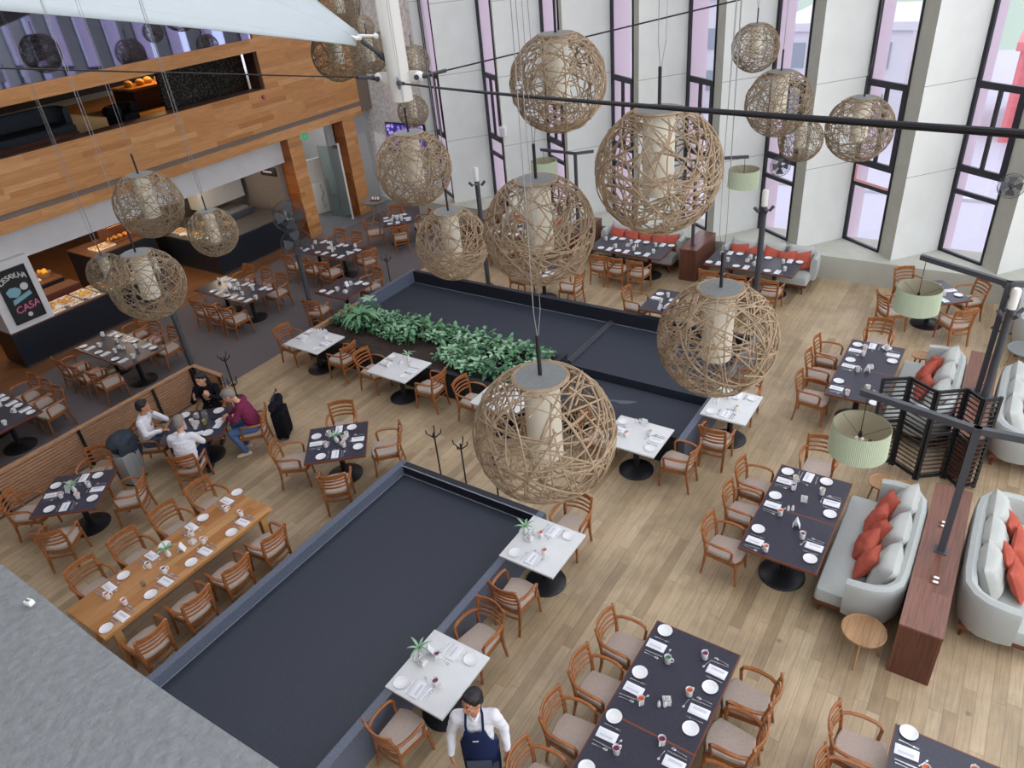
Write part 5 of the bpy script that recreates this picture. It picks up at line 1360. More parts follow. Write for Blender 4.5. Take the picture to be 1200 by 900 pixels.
# lit pastry case, bread stand
def pastry_case(x, y, z, label):
    t = thing('pastry_case', label, 'display case', (x, y, z))
    bm = new(); b2(bm, (-0.3, -0.55, 0), (0.3, 0.55, 0.04)); b2(bm, (-0.3, -0.55, 0.5), (0.3, 0.55, 0.54)); b2(bm, (-0.3, -0.55, 0.04), (-0.27, 0.55, 0.5))
    for sy in (-0.55, 0.52): b2(bm, (0.26, sy, 0.04), (0.3, sy + 0.03, 0.5))
    obj('case', bm, M['copper_top'], t, smooth=False)
    bm = new(); b2(bm, (-0.26, -0.5, 0.46), (0.2, 0.5, 0.49)); obj('lit_strip', bm, M['warm_glow'], t, smooth=False)
    for i in range(6):
        bm = new(); ball(bm, (0.02, -0.42 + i * 0.17, 0.09), (0.12, 0.07, 0.06), 10, 8); obj('loaf', bm, M['bread'], t)
pastry_case(-22.2, 11.0, 1.2, 'lit wooden pastry case glowing at the back of the buffet')
pastry_case(-22.0, 9.2 - 2.3, 1.05 + 0.07, 'lit bread case on the back counter left') if False else None
def basket(x, y, z, label, m='bread'):
    t = thing('bread_basket', label, 'basket', (x, y, z))
    bm = new(); lathe(bm, [(0, 0), (0.14, 0), (0.2, 0.12), (0.19, 0.12), (0.13, 0.015), (0, 0.015)], 20); obj('bowl', bm, M['slat_wood'], t)
    bm = new(); r = random.Random(int(-x * 31 + y * 7))
    for i in range(14): a = r.uniform(0, 6.28); q = r.uniform(0, 0.13); ball(bm, (q * math.cos(a), q * math.sin(a), 0.1 + r.uniform(0, 0.08)), (0.06, 0.045, 0.04), 8, 6)
    o = obj('rolls', bm, M[m], t); o['kind'] = 'stuff'
basket(-21.9, 8.35, 1.05, 'yellow fruit basket on the back buffet counter', 'fruit_yellow')
basket(-20.1, 13.3, 0.982, 'basket of golden rolls on the kitchen island')
basket(-20.9, 12.9, 0.982, 'basket of yellow fruit on the kitchen island', 'fruit_yellow')
for i, (x, y) in enumerate(((-19.6, 12.25), (-19.55, 12.75), (-20.2, 12.22), (-21.0, 12.25))):
    o = PLATE.put((x, y, 0.982), 0, ['white plate at the near corner of the kitchen island', 'white plate on the room side of the kitchen island', 'second white plate along the kitchen island front', 'third white plate along the kitchen island front'][i], 'white side plates', 1.5)
t = thing('griddle', 'steel griddle plate on the kitchen island', 'griddle', (-21.0, 14.2, 0.98))
bm = new(); bx(bm, (0, 0, 0.1), (1.0, 0.9, 0.2), 0, 0.01); obj('body', bm, M['grey_metal'], t)
bm = new(); bx(bm, (0, 0, 0.21), (0.9, 0.8, 0.02)); obj('hot_plate', bm, M['steel'], t, smooth=False)
t = thing('wall_sign', 'small black sign on the kitchen stone wall', 'sign', (-20.0, 15.17, 2.2), 0)
bm = new(); bx(bm, (0, 0, 0), (0.7, 0.05, 0.26), 0, 0.008); obj('board', bm, M['black_metal'], t)
bm = new(); b2(bm, (-0.22, -0.032, -0.03), (0.2, -0.026, 0.03)); obj('pale_line', bm, M['china'], t, smooth=False)
# glass screen on the island
t = thing('sneeze_guard', 'glass guard over the kitchen island counter', 'screen', (-20.6, 12.15, 0.98))
bm = new(); b2(bm, (-1.3, -0.006, 0.28), (1.2, 0.006, 0.6)); obj('pane', bm, M['clear'], t, smooth=False)
for x in (-1.2, 0.0, 1.1):
    bm = new(); rod(bm, (x, 0.02, 0), (x, 0.02, 0.6), 0.012, 8); obj('upright', bm, M['steel'], t)

# lounge seen through the long opening above
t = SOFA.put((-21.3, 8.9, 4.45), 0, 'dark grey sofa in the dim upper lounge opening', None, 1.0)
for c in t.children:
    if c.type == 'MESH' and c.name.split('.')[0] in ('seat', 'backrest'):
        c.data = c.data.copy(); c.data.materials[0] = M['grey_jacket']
t = thing('armchair_tub', 'black tub armchair in the upper lounge opening', 'chair', (-20.0, 11.1, 4.45), R(200))
bm = new(); tube(bm, [(0.32 * math.cos(a), 0.36 * math.sin(a), 0.55) for a in [R(-130 + 26 * i) for i in range(11)]], 0.13, 10); obj('backrest', bm, M['black_cloth'], t)
bm = new(); bx(bm, (0, 0, 0.33), (0.6, 0.6, 0.26), 0, 0.06); obj('seat', bm, M['black_cloth'], t)
for i in range(4):
    bm = new(); a = i * PI2 + 0.78; rod(bm, (0.33 * math.cos(a), 0.33 * math.sin(a), 0), (0.3 * math.cos(a), 0.3 * math.sin(a), 0.22), 0.02, 6); obj('leg', bm, M['leg_wood'], t)
t = thing('bread_table', 'lit wooden display table with bread in the upper lounge opening', 'table', (-22.9, 14.2, 4.465), 0)
bm = new(); b2(bm, (-0.6, -1.3, 0.55), (0.6, 1.3, 0.62)); obj('table_top', bm, M['oak_table'], t, smooth=False)
bm = new(); b2(bm, (-0.55, -1.25, 0), (0.55, 1.25, 0.55)); obj('base', bm, M['brown_room'], t, smooth=False)
for i in range(7):
    bm = new(); ball(bm, (0.1 * (i % 2), -1.0 + i * 0.33, 0.7), (0.15, 0.13, 0.1), 10, 8); obj('loaf', bm, M['bread'], t)
bm = new(); b2(bm, (-26.5, 12.2, 4.44), (-20.6, 16.5, 4.46)); struct('floor_lounge_light', bm, M['oak_table'])
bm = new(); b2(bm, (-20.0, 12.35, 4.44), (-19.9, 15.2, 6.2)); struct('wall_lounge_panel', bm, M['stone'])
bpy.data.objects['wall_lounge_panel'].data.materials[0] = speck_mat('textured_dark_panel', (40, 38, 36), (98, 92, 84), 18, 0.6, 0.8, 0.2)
bm = new(); b2(bm, (-19.4, -2, 4.78), (-18.92, 15.0, 4.8)); struct('trim_ledge', bm, M['brown_room'])
bm = new(); b2(bm, (-19.4, 14.9, 4.8), (-18.95, 15.0, 5.8)); struct('trim_reveal', bm, M['brown_room'])

# ------------------------------------------------------------------ luggage
def suitcase(x, y, rz, m, label, h=0.62, w=0.42, d=0.24):
    t = thing('suitcase', label, 'suitcase', (x, y, 0), rz)
    bm = new(); bx(bm, (0, 0, h / 2 + 0.05), (d, w, h), 0, 0.03); obj('shell', bm, M[m], t)
    bm = new()
    for k in (-0.12, 0, 0.12): b2(bm, (d / 2, k - 0.015, 0.12), (d / 2 + 0.008, k + 0.015, h - 0.02))
    obj('ribs', bm, M[m], t, smooth=False)
    for sx in (-1, 1):
        for sy in (-1, 1):
            bm = new(); rod(bm, (sx * (d / 2 - 0.04), sy * (w / 2 - 0.05) - 0.015, 0.03), (sx * (d / 2 - 0.04), sy * (w / 2 - 0.05) + 0.015, 0.03), 0.03, 12); obj('wheel', bm, M['black_metal'], t)
    bm = new(); tube(bm, [(-d / 2 + 0.05, -0.1, h + 0.03), (-d / 2 + 0.05, -0.1, h + 0.3), (-d / 2 + 0.05, 0.1, h + 0.3), (-d / 2 + 0.05, 0.1, h + 0.03)], 0.01, 6, (1, 0, 0)); obj('pull_handle', bm, M['grey_metal'], t)
    return t
suitcase(-12.42, 4.73, R(20), 'silver_case', 'silver suitcase standing by the partition under a dark jacket')
def blob(name, parts, mt, label, cat, loc, rz=0, voxel=0.018, wr=0.008):
    bm = new()
    for c, s, rr_ in parts: ball(bm, c, s, 16, 12, Matrix.Rotation(rr_, 4, 'X'))
    me = fused(name, bm, mt, voxel, 4)
    ripple(me, lambda p: wr * math.sin(p.x * 26 + 3 * p.z) * math.sin(p.z * 19 + p.y * 17))
    o = obj(name, me, None, None, loc, rz); tag(o, label, cat); return o
o = blob('jacket', [((0, 0, 0.1), (0.2, 0.3, 0.12), 0.0), ((0.12, 0.0, -0.06), (0.07, 0.26, 0.24), 0.0), ((-0.1, 0.05, 0.0), (0.09, 0.26, 0.22), 0.2), ((0.1, 0.2, -0.12), (0.06, 0.09, 0.26), 0.1), ((0, -0.12, 0.16), (0.16, 0.16, 0.1), 0.3)], M['grey_jacket'], 'dark grey jacket draped over the silver suitcase', 'jacket', (-12.5, 4.78, 0.78), R(20))
bm = new(); tube(bm, [(0.14, -0.1, 0.16), (0.18, -0.04, 0.05), (0.19, 0.0, -0.1), (0.18, 0.02, -0.22)], 0.01, 6); obj('zip', bm, M['black_metal'], o)
suitcase(-10.92, 7.08, R(35), 'black_cloth', 'black wheeled suitcase behind the man in plum', 0.58, 0.4, 0.24)
o = blob('travel_bag', [((0, 0, 0.1), (0.12, 0.2, 0.11), 0.0), ((0.0, 0.1, 0.16), (0.11, 0.13, 0.08), 0.3), ((0.0, -0.18, 0.17), (0.1, 0.15, 0.08), -0.3), ((0.0, -0.3, 0.16), (0.07, 0.06, 0.06), 0)], M['black_cloth'], 'black travel bag resting on the wheeled suitcase', 'bag', (-10.92, 7.08, 0.64), R(35), 0.014, 0.004)
bm = new(); tube(bm, [(0, -0.15, 0.26), (0.04, -0.08, 0.38), (0.04, 0.08, 0.4), (0, 0.18, 0.28)], 0.012, 6); obj('strap', bm, M['grey_jacket'], o)

# ------------------------------------------------------------------ things on the occupied table and on the sill
TC = (-11.78, 5.88)
def occ(dx, dy):
    x, y = rot2(dx, dy, R(40)); return (TC[0] + x, TC[1] + y, TZ)
for i, (dx, dy, nm) in enumerate(((-0.33, 0.38, 'white plate in front of the man with hand to mouth'), (0.32, 0.38, 'white plate in front of the woman in black'), (0.28, -0.36, 'white plate before the man seen from behind'), (0.44, 0.0, 'white plate before the man in plum'))): PLATE.put(occ(dx, dy), 0, nm, 'white side plates', 1.15)
for i, (dx, dy, c) in enumerate(((-0.1, 0.05, 'yellow'), (0.0, -0.14, 'orange'), (-0.2, -0.1, 'purple'), (-0.05, 0.24, 'yellow'))): MUGS[c].put(occ(dx, dy), i * 1.3, ['yellow-lined mug in the middle of the occupied table', 'orange-lined mug on the occupied table', 'purple-lined mug on the occupied table', 'yellow-lined mug near the woman on the occupied table'][i], 'white coffee mugs')
for i, (dx, dy) in enumerate(((-0.3, -0.28), (0.08, -0.34), (0.42, -0.12))): NAPKIN.put(occ(dx, dy), i, ['crumpled napkin near the left man on the occupied table', 'napkin before the man seen from behind', 'napkin before the man in plum'][i], 'folded white napkins')
t = thing('water_jug', 'steel jug in the middle of the occupied table', 'jug', occ(0.14, 0.12))
bm = new(); lathe(bm, [(0, 0), (0.055, 0), (0.065, 0.06), (0.05, 0.16), (0.055, 0.2), (0.05, 0.2), (0.045, 0.16), (0, 0.15)], 20); obj('body', bm, M['steel'], t)
bm = new(); tube(bm, [(0.05, 0, 0.18), (0.1, 0, 0.16), (0.1, 0, 0.08), (0.06, 0, 0.05)], 0.008, 6, (0, 1, 0)); obj('handle', bm, M['steel'], t)
t = thing('juice_glass', 'glass of yellow juice on the occupied table', 'glass', occ(0.16, -0.05))
bm = new(); lathe(bm, [(0, 0), (0.032, 0), (0.038, 0.13), (0.036, 0.13), (0.03, 0.01), (0, 0.01)], 18); obj('tumbler', bm, M['clear'], t)
bm = new(); lathe(bm, [(0, 0.012), (0.029, 0.012), (0.034, 0.11), (0, 0.11)], 18); obj('juice', bm, M['in_yellow'], t)
CADDY.put(occ(-0.02, 0.02), 0.4, 'white sugar caddy on the occupied table', 'sugar caddies')
t = thing('phone', 'dark phone lying on the occupied table before the man in plum', 'phone', occ(0.3, 0.14), 0.8)
bm = new(); bx(bm, (0, 0, 0.005), (0.15, 0.075, 0.009), 0, 0.002); obj('body', bm, M['black_metal'], t)
bm = new(); b2(bm, (-0.07, -0.033, 0.0095), (0.07, 0.033, 0.0105)); obj('screen', bm, M['table_black'], t, smooth=False)
# purple dish and shakers on the far sill
t = thing('serving_platter', 'blue-purple dish on the window sill left of the centre globe', 'platter', (-13.6, 18.9, 0.6))
bm = new(); lathe(bm, [(0, 0.02), (0.2, 0.02), (0.32, 0.05), (0.32, 0.06), (0.2, 0.035), (0, 0.03)], 28); obj('dish', bm, M['navy'], t)
bm = new()
for i in range(9): ball(bm, (0.15 * math.cos(i), 0.13 * math.sin(i * 1.7), 0.06), (0.05, 0.04, 0.035), 8, 6)
obj('fruit', bm, M['in_purple'], t)
for i, x in enumerate((-13.05, -12.75)):
    t = thing('carafe', ['left', 'right'][i] + ' glass carafe of the pair on the window sill', 'carafe', (x, 18.95, 0.6), 0, 'sill carafes')
    bm = new(); lathe(bm, [(0, 0), (0.07, 0), (0.075, 0.12), (0.03, 0.24), (0.035, 0.3), (0.03, 0.3), (0.025, 0.24), (0.06, 0.12), (0.06, 0.01), (0, 0.01)], 20); obj('body', bm, M['clear'], t)
    bm = new(); lathe(bm, [(0, 0.3), (0.03, 0.3), (0.03, 0.33), (0, 0.34)], 14); obj('stopper', bm, M['steel'], t)
# small bar table with a bottle tray beside the last pillar
t = thing('bar_table', 'small round grey table beside the last wood pillar', 'table', (-17.75, 17.4, 0))
bm = new(); lathe(bm, [(0, 0.74), (0.4, 0.74), (0.42, 0.76), (0.42, 0.78), (0, 0.78)], 32); obj('table_top', bm, M['cap'], t)
bm = new()
for a in (0.4, 2.5, 4.6): rod(bm, (0.33 * math.cos(a), 0.33 * math.sin(a), 0), (-0.15 * math.cos(a), -0.15 * math.sin(a), 0.74), 0.018, 8)
obj('legs', bm, M['slat_wood'], t)
t = thing('condiment_tray', 'dark tray with small jars on the round grey table', 'tray', (-17.7, 17.4, 0.782), 0.3)
bm = new(); bx(bm, (0, 0, 0.015), (0.34, 0.16, 0.03), 0, 0.006); obj('tray', bm, M['red_panel'], t)
for k in (-0.1, 0, 0.1):
    bm = new(); lathe(bm, [(0, 0.03), (0.03, 0.03), (0.03, 0.1), (0.02, 0.12), (0, 0.12)], 12, (k, 0, 0)); obj('jar', bm, M['china'], t)
# small fixtures
t = thing('wall_speaker', 'small white speaker box on the window pier left of the top-centre globe', 'speaker', (-12.98, 18.47, 3.04), R(10))
bm = new(); bx(bm, (0, 0, 0), (0.2, 0.12, 0.3), 0, 0.02); obj('casing', bm, M['white_paint'], t)
bm = new(); b2(bm, (-0.07, -0.066, -0.11), (0.07, -0.058, 0.11)); obj('grille', bm, M['print'], t, smooth=False)
t = thing('alarm_beacon', 'small pinkish alarm beacon on the mezzanine boards', 'beacon', (-18.9, 14.84, 4.58), 0)
bm = new(); rod(bm, (0, 0, 0), (0.04, 0, 0), 0.06, 16); obj('mount', bm, M['in_purple'], t)
bm = new(); ball(bm, (0.05, 0, 0), (0.05, 0.045, 0.045)); obj('dome', bm, M['chalk_pink'], t)
t = thing('cable_clip', 'tiny white clip on the near edge of the concrete parapet', 'clip', (-1.63, 0.3, 7.0), 0.2)
bm = new(); bx(bm, (0, 0, 0.004), (0.022, 0.014, 0.012), 0, 0.003); obj('body', bm, M['white_paint'], t)
bm = new(); rod(bm, (-0.006, 0, 0.01), (0.006, 0, 0.01), 0.003, 8); obj('pin', bm, M['steel'], t)
t = thing('floor_cable', 'thin black cable curling from the window sill to the floor at right', 'cable', (0.3, 18.2, 0))
bm = new(); tube(bm, [(-0.15, 0.05, 0.62), (-0.05, -0.06, 0.6), (0.2, -0.2, 0.45), (0.3, -0.45, 0.2), (0.25, -0.8, 0.03), (0.05, -1.2, 0.012), (0.3, -1.35, 0.012), (0.6, -1.3, 0.012)], 0.014, 8); obj('strand', bm, M['cable'], t)
s = SOFA.put((0.7, 16.9, 0), 0, 'pale curved sofa just entering the right photo edge near the windows', 'curved grey sofas')
# ------------------------------------------------------------------ people
def limb(bm, pts, rad):
    """a tapering chain of balls and cones"""
    for i, (p, r) in enumerate(zip(pts, rad)):
        ball(bm, p, r, 14, 10)
        if i: rod(bm, pts[i - 1], p, rad[i - 1], 14, rad[i])
def head_parts(bm, m):
    for c, s in (((0, 0, 0.135), (0.097, 0.076, 0.1)), ((0.02, 0, 0.075), (0.072, 0.06, 0.075)), ((0.062, 0, 0.032), (0.03, 0.033, 0.026)), ((0.07, 0, 0.06), (0.028, 0.04, 0.03)),
                 ((0.097, 0, 0.092), (0.02, 0.014, 0.016)), ((0.09, 0, 0.112), (0.013, 0.01, 0.024)), ((0.079, 0.03, 0.138), (0.014, 0.024, 0.009)), ((0.079, -0.03, 0.138), (0.014, 0.024, 0.009)),
                 ((-0.005, 0.078, 0.105), (0.022, 0.011, 0.032)), ((-0.005, -0.078, 0.105), (0.022, 0.011, 0.032)), ((0.06, 0.042, 0.09), (0.024, 0.022, 0.022)), ((0.06, -0.042, 0.09), (0.024, 0.022, 0.022))):
        bmesh.ops.transform(bm, matrix=m, verts=ball(bm, c, s, 16, 12))
def hand_parts(bm, wrist, d, up, side, curl=0.5):
    """palm, four unequal bent fingers and a thumb; d = towards the fingertips, up = back of the hand"""
    d = Vector(d).normalized(); up = Vector(up); s = d.cross(up).normalized() * side; up = (s * side).cross(d).normalized()
    w = Vector(wrist)
    P = lambda a, b, c: w + d * a + s * b + up * c
    limb(bm, [P(0, 0, 0), P(0.045, 0.014, 0), P(0.085, 0.026, 0)], [0.024, 0.02, 0.013])
    limb(bm, [P(0, 0, 0), P(0.045, -0.012, 0), P(0.08, -0.026, -0.002)], [0.024, 0.02, 0.012])
    limb(bm, [P(0.04, 0, 0), P(0.088, 0.0, 0.001)], [0.02, 0.014])
    for y, L, r in ((0.030, 0.072, 0.0085), (0.010, 0.080, 0.009), (-0.011, 0.074, 0.0086), (-0.030, 0.058, 0.0078)):
        a = curl; p = P(0.084, y, 0); q = [p]; ang = 0.15
        for k, l in enumerate((0.45, 0.32, 0.23)):
            ang += a * (0.5, 0.9, 0.7)[k]; p = p + d * (L * l * math.cos(ang)) - up * (L * l * math.sin(ang)) + s * (y * 0.12); q.append(p)
        limb(bm, q, [r * 1.1, r, r * 0.95, r * 0.8])
    limb(bm, [P(0.022, 0.022, -0.004), P(0.05, 0.048, -0.012), P(0.075, 0.058, -0.02), P(0.098, 0.056, -0.03)], [0.015, 0.0125, 0.0105, 0.0085])
def person(label, loc, yaw, J, mats, hair='short', extras=None):
    t = thing('person', label, 'person', loc, yaw)
    hm = Matrix.Translation(J['head']) @ Matrix.Rotation(J.get('hyaw', 0), 4, 'Z') @ Matrix.Rotation(J.get('hpitch', 0), 4, 'Y') @ Matrix.Rotation(J.get('hroll', 0), 4, 'X') @ Matrix.Scale(1.12, 4)
    V = lambda k: Vector(J[k])
    bm = new(); head_parts(bm, hm)
    limb(bm, [V('chest') + Vector((0, 0, 0.12)), V('neck'), V('head') + Vector((0, 0, 0.04))], [0.075, 0.056, 0.054])
    limb(bm, [V('pelvis'), V('waist'), V('chest')], [0.13, 0.115, 0.13])
    for s in 'LR':
        limb(bm, [V('chest') + Vector((0, 0, 0.08)), V('sh' + s), V('el' + s), V('wr' + s)], [0.085, 0.052, 0.038, 0.026])
        limb(bm, [V('pelvis'), V('hip' + s), V('kn' + s), V('an' + s)], [0.12, 0.085, 0.055, 0.038])
        limb(bm, [V('an' + s), V('toe' + s)], [0.038, 0.03])
        hand_parts(bm, V('wr' + s), J['hd' + s], J['hu' + s], 1 if s == 'L' else -1, J.get('curl' + s, 0.5))
    body = obj('body', fused('body', bm, mats['skin'], 0.0075, 5), None, t)
    # shirt: torso and arms down to the cuffs
    bm = new(); sw = J.get('bulk', 1.0)
    def tor(c, sx, sy, sz): ball(bm, c, (sx, sy, sz), 18, 14)
    ch, wa, pe = V('chest'), V('waist'), V('pelvis')
    for k in range(9):
        u = k / 8; c = (pe + Vector((0, 0, 0.03))).lerp(wa, u * 2) if u < 0.5 else wa.lerp(ch + Vector((0, 0, 0.04)), u * 2 - 1)
        tor(c, (0.125 + 0.012 * math.sin(u * 3)) * sw, (0.165 + 0.02 * u) * sw, 0.09)
    tor(ch + Vector((0, 0, 0.1)), 0.105, 0.15, 0.075)
    limb(bm, [ch + Vector((0, 0, 0.13)), V('neck') - Vector((0, 0, 0.05))], [0.085, 0.07])
    for s in 'LR':
        e = V('el' + s); w = V('wr' + s); cu = w + (e - w) * 0.06
        limb(bm, [ch + Vector((0, 0, 0.09)), V('sh' + s), (V('sh' + s) + e) / 2, e, (e + cu) / 2, cu], [0.1, 0.073, 0.062, 0.054, 0.05, 0.04])
    me = fused('shirt', bm, mats['top'], 0.011, 5)
    ripple(me, lambda p: 0.0035 * math.sin(p.z * 55 + 20 * p.y) * math.sin(p.y * 37 + p.x * 31))
    obj('shirt', me, None, t)
    bm = new()
    limb(bm, [V('hipL'), V('hipR')], [0.115, 0.115]); limb(bm, [pe, pe + Vector((0, 0, 0.08))], [0.135, 0.13])
    for s in 'LR':
        k, a = V('kn' + s), V('an' + s)
        limb(bm, [V('hip' + s), (V('hip' + s) + k) / 2, k, (k + a) / 2, a + (k - a) * 0.08], [0.115, 0.092, 0.073, 0.064, 0.052])
    obj('trousers', fused('trousers', bm, mats['legs'], 0.011, 5), None, t)
    for s in 'LR':
        bm = new(); a, o = V('an' + s), V('toe' + s); d = (o - a); d.z = 0; d.normalize()
        limb(bm, [Vector((a.x, a.y, 0.048)) - d * 0.04, Vector((a.x, a.y, 0.046)) + d * 0.08, Vector((a.x, a.y, 0.04)) + d * 0.17], [0.044, 0.045, 0.036])
        for v in bm.verts: v.co.z = max(v.co.z, 0.004)
        obj('shoe', fused('shoe', bm, mats['shoes'], 0.009, 3), None, t)
    # hair, brows, eyes, lips
    bm = new()
    def hb(c, s):
        bmesh.ops.transform(bm, matrix=hm, verts=ball(bm, c, s, 16, 12))
    hb((-0.014, 0, 0.158), (0.1, 0.084, 0.093)); hb((-0.04, 0, 0.11), (0.074, 0.078, 0.075)); hb((0.035, 0, 0.208), (0.055, 0.062, 0.03))
    if hair == 'long':
        for y in (-0.07, 0.07): 
            for k in range(6): hb((-0.05 - 0.004 * k, y * (1 + 0.03 * k), 0.12 - 0.05 * k), (0.04, 0.026, 0.05))
        for k in range(6): hb((-0.07, 0, 0.12 - 0.055 * k), (0.04, 0.085, 0.05))
    me = fused('hair', bm, mats['hair'], 0.008, 3)
    ripple(me, lambda p: 0.002 * math.sin(p.x * 210 + p.y * 170))
    obj('hair', me, None, t)
    for y in (-0.031, 0.031):
        bm = new(); ball(bm, (0.083, y, 0.121), (0.008, 0.014, 0.008), 12, 8); bmesh.ops.transform(bm, matrix=hm, verts=bm.verts); e = obj('eye', bm, M['eye_white'], t)
        bm = new(); ball(bm, (0.089, y, 0.121), (0.004, 0.006, 0.006), 10, 8); bmesh.ops.transform(bm, matrix=hm, verts=bm.verts); obj('iris', bm, M['hair'], e)
        bm = new(); tube(bm, [(0.086, y * 0.5, 0.146), (0.091, y, 0.151), (0.083, y * 1.6, 0.145)], 0.004, 6); bmesh.ops.transform(bm, matrix=hm, verts=bm.verts); obj('eyebrow', bm, mats['hair'], t)
    bm = new(); tube(bm, [(0.083, -0.026, 0.059), (0.095, 0, 0.061), (0.083, 0.026, 0.059)], 0.005, 6); bmesh.ops.transform(bm, matrix=hm, verts=bm.verts); obj('lips', bm, M['lips'], t)
    if extras: extras(t, hm)
    return t

def seated(lean_=0.0, head=None, **kw):
    J = dict(pelvis=(-0.08, 0, 0.56), waist=(-0.09 + lean_ * 0.3, 0, 0.74), chest=(-0.09 + lean_ * 0.7, 0, 0.93), neck=(-0.07 + lean_, 0, 1.13), head=(-0.055 + lean_ * 1.15, 0, 1.16),
             shL=(-0.09 + lean_ * 0.8, 0.185, 1.045), shR=(-0.09 + lean_ * 0.8, -0.185, 1.045),
             hipL=(-0.06, 0.095, 0.555), hipR=(-0.06, -0.095, 0.555), knL=(0.36, 0.13, 0.55), knR=(0.36, -0.13, 0.55), anL=(0.33, 0.13, 0.08), anR=(0.33, -0.13, 0.08), toeL=(0.47, 0.14, 0.04), toeR=(0.47, -0.14, 0.04),
             elL=(0.05 + lean_ * 0.6, 0.28, 0.83), elR=(0.05 + lean_ * 0.6, -0.28, 0.83), wrL=(0.28, 0.16, 0.79), wrR=(0.28, -0.16, 0.79), hdL=(1, -0.3, -0.05), hdR=(1, 0.3, -0.05), huL=(0, 0, 1), huR=(0, 0, 1))
    J.update(kw); return J
A40 = R(40)
def at_t4(dx, dy):
    x, y = rot2(dx, dy, A40); return (TC[0] + x, TC[1] + y, 0)
CP = {}
for s, lab in (('L', 'cherry-wood armchair under the man with hand to mouth'), ('R', 'cherry-wood armchair under the man in plum'), ('N', 'cherry-wood armchair under the man seen from behind'), ('F', 'cherry-wood armchair under the woman in black')):
    f = SIDEDIR[s] + A40; d = {'L': (-0.88, 0.0), 'R': (0.95, 0.02), 'N': (0.02, -0.86), 'F': (0.05, 0.80)}[s]
    CP[s] = (at_t4(*d), f)
    CHAIR.put(CP[s][0], f, lab, 'cherry-wood armchairs')
# man on the left, hand to his mouth, turned to the woman
person('man in white shirt with one hand to his mouth, seated by the partition', CP['L'][0], CP['L'][1],
       seated(0.08, hyaw=R(20), hpitch=R(4), elL=(0.27, 0.2, 0.84), wrL=(0.15, 0.06, 1.1), hdL=(-0.25, -0.35, 0.9), huL=(1, 0.2, 0.2), elR=(0.04, -0.29, 0.84), wrR=(0.26, -0.13, 0.8), curlL=0.9),
       dict(skin=M['skin2'], top=M['shirt'], legs=M['navy_grey'], shoes=M['shoe_dark'], hair=M['hair']))
person('man in white shirt seen from behind, grey hair, seated at the table', CP['N'][0], CP['N'][1],
       seated(0.14, hpitch=R(14), hyaw=R(-8), bulk=1.12), dict(skin=M['skin'], top=M['shirt'], legs=M['navy'], shoes=M['shoe_dark'], hair=M['hair_grey']))
person('woman in black with long dark hair, both hands raised, at the partition corner', CP['F'][0], CP['F'][1],
       seated(0.06, hyaw=R(-22), hpitch=R(8), bulk=0.92, elL=(0.1, 0.27, 0.84), elR=(0.1, -0.27, 0.84), wrL=(0.27, 0.12, 1.02), wrR=(0.3, -0.14, 1.0), hdL=(0.35, -0.1, 0.9), hdR=(0.3, 0.1, 0.95), huL=(0.6, 0.8, 0), huR=(0.6, -0.8, 0), curlL=0.25, curlR=0.25),
       dict(skin=M['skin'], top=M['black_cloth'], legs=M['black_cloth'], shoes=M['shoe_dark'], hair=M['hair']), 'long')
person('grey-haired man in plum jumper and jeans looking down at his hands', CP['R'][0], CP['R'][1],
       seated(0.18, hpitch=R(34), bulk=1.12, elL=(0.16, 0.27, 0.86), elR=(0.16, -0.27, 0.86), wrL=(0.36, 0.07, 0.83), wrR=(0.36, -0.07, 0.83), hdL=(1, -0.5, -0.1), hdR=(1, 0.5, -0.1), anL=(0.16, 0.2, 0.08), anR=(0.2, -0.08, 0.08), toeL=(0.3, 0.24, 0.04), toeR=(0.34, -0.1, 0.04), knL=(0.34, 0.2, 0.55)),
       dict(skin=M['skin'], top=M['plum'], legs=M['jeans'], shoes=M['shoe'], hair=M['hair_grey']))
# the waiter in the foreground
def apron(t, hm):
    bm = new()
    rows = ((1.34, 0.158, 36), (1.27, 0.168, 40), (1.2, 0.173, 46), (1.12, 0.174, 56), (1.04, 0.172, 78), (0.98, 0.172, 86), (0.85, 0.175, 88), (0.7, 0.175, 86), (0.52, 0.172, 80))
    G = []
    for z, x, sp in rows: G.append([bm.verts.new((x * math.cos(a) + 0.01 + (0.007 * math.sin(a * 9 + z * 6) if z < 1 else 0), (x + 0.03) * math.sin(a), z)) for a in [R(sp * (-1 + 0.2 * i)) for i in range(11)]])
    for a, b in zip(G, G[1:]):
        for j in range(10): bm.faces.new((a[j], a[j + 1], b[j + 1], b[j]))
    o = obj('apron', bm, M['navy'], t); o.modifiers.new('s', 'SOLIDIFY').thickness = 0.008
    for y in (-0.085, 0.085):
        bm = new(); sweep(bm, [(0.135, y, 1.31), (0.12, y * 1.05, 1.4), (0.04, y, 1.475), (-0.04, y * 0.7, 1.48)], rect(0.025, 0.006), (1, 0, 0.4)); obj('strap', bm, M['navy'], o)
    bm = new(); b2(bm, (0.185, -0.13, 0.62), (0.2, 0.13, 0.9)); obj('pocket', bm, M['navy_grey'], o, smooth=False)
    bm = new(); b2(bm, (0.178, -0.03, 1.22), (0.184, 0.03, 1.235)); obj('stitching', bm, M['china'], o, smooth=False)
    bm = new()
    for s in (-1, 1): sweep(bm, [(-0.02, s * 0.064, 1.475), (0.05, s * 0.045, 1.462), (0.09, s * 0.012, 1.43)], rect(0.03, 0.006), (0, s, 0.8))
    obj('collar', bm, M['shirt'], t)
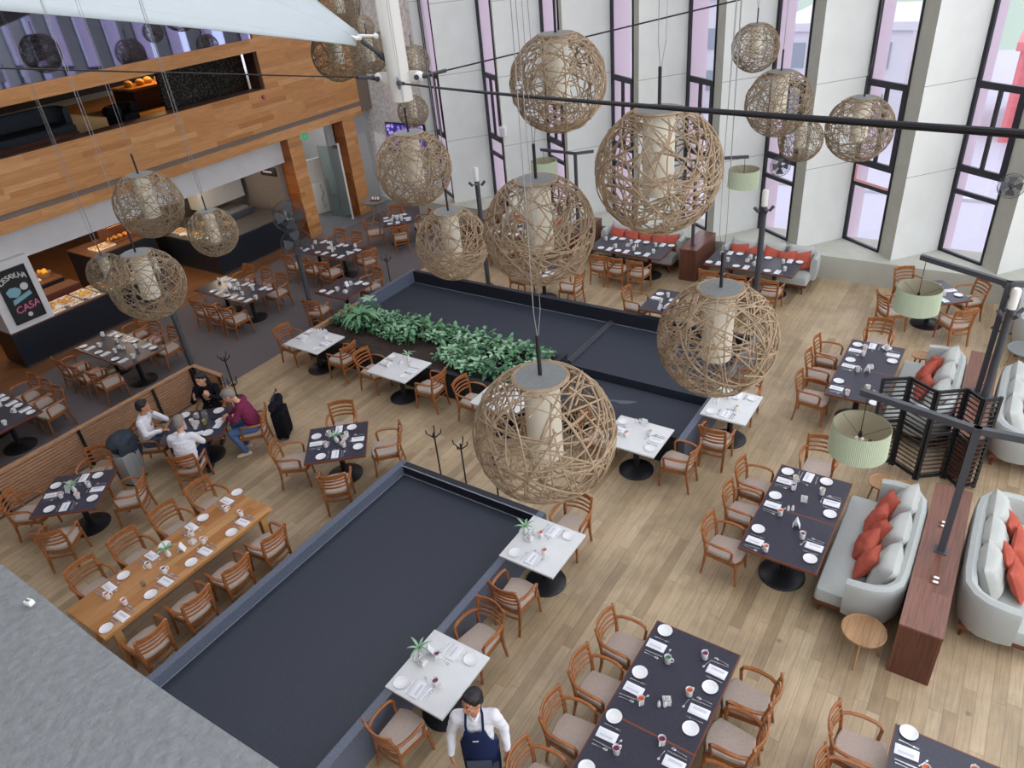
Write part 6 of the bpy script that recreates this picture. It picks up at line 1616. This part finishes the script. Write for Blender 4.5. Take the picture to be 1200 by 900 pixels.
person('waiter in white shirt and navy bib apron walking beside the white table', (-3.33, 3.3, 0), R(-58),
       dict(pelvis=(0, 0, 0.95), waist=(0.01, 0, 1.1), chest=(0.0, 0, 1.26), neck=(0.0, 0, 1.47), head=(0.02, 0, 1.525), hyaw=R(-42), hpitch=R(-2),
            shL=(0.0, 0.19, 1.39), shR=(0.0, -0.19, 1.39), elL=(-0.04, 0.27, 1.12), elR=(-0.02, -0.28, 1.12), wrL=(0.06, 0.29, 0.88), wrR=(0.1, -0.3, 0.89), hdL=(0.25, 0, -1), hdR=(0.3, 0, -1), huL=(0.3, 1, 0), huR=(0.3, -1, 0),
            hipL=(0, 0.095, 0.92), hipR=(0, -0.095, 0.92), knL=(0.12, 0.1, 0.5), knR=(-0.02, -0.1, 0.5), anL=(0.1, 0.1, 0.08), anR=(-0.2, -0.1, 0.1), toeL=(0.24, 0.11, 0.04), toeR=(-0.06, -0.11, 0.04), bulk=0.98, curlL=0.45, curlR=0.45),
       dict(skin=M['skin2'], top=M['shirt'], legs=M['navy_grey'], shoes=M['shoe_dark'], hair=M['hair']), 'short', apron)
# ------------------------------------------------------------------ light
w = bpy.data.worlds.new('overcast'); scene.world = w; w.use_nodes = True
bg = w.node_tree.nodes['Background']; bg.inputs[0].default_value = (0.93, 0.96, 1.0, 1); bg.inputs[1].default_value = 1.75
def lamp(kind, name, loc, energy, col=(1, 1, 1), size=0.3, rot=None):
    l = bpy.data.lights.new(name, kind); l.energy = energy; l.color = col
    if kind == 'AREA': l.size = size
    elif kind == 'POINT': l.shadow_soft_size = size
    o = bpy.data.objects.new(name, l); C.objects.link(o); o.location = loc
    if rot: o.rotation_euler = rot
    return o
WARM = (1.0, 0.78, 0.54)
for i, p in enumerate([(-20.6, 7.6, 2.4), (-21.2, 9.6, 2.4), (-20.6, 12.8, 2.3), (-22.2, 7.4, 2.4), (-22.4, 10.8, 2.3)]): lamp('POINT', 'buffet_light', p, 28, WARM, 0.15)
lamp('POINT', 'kitchen_light', (-21.5, 14.2, 2.4), 30, (1, 0.95, 0.9), 0.2)
lamp('POINT', 'corridor_light', (-21.6, 17.0, 2.9), 60, (1, 1, 1), 0.2)
lamp('POINT', 'lounge_light', (-22.6, 14.0, 6.0), 70, (1.0, 0.6, 0.25), 0.15)
# ------------------------------------------------------------------ camera
F = 860.34; P, Y, RL = 0.5554722, -0.6347154, -0.1021487
cam = bpy.data.cameras.new('camera'); cam.sensor_width = 36; cam.lens = F / 1200 * 36; cam.clip_start = 0.05; cam.clip_end = 500
co = bpy.data.objects.new('camera', cam); C.objects.link(co)
fw = Vector((math.sin(Y) * math.cos(P), math.cos(Y) * math.cos(P), -math.sin(P))); rt = Vector((math.cos(Y), -math.sin(Y), 0)); upv = rt.cross(fw)
r2_ = rt * math.cos(RL) + upv * math.sin(RL); u2 = -rt * math.sin(RL) + upv * math.cos(RL)
m = Matrix((r2_, u2, -fw)).transposed().to_4x4(); m.translation = (0, 0, 8.2); co.matrix_world = m
scene.camera = co
vs = scene.view_settings
vs.view_transform = 'Standard'; vs.look = 'None'; vs.gamma = 1.0; vs.exposure = 0.38; vs.use_curve_mapping = False
bpy.data.scenes.remove(WORK)
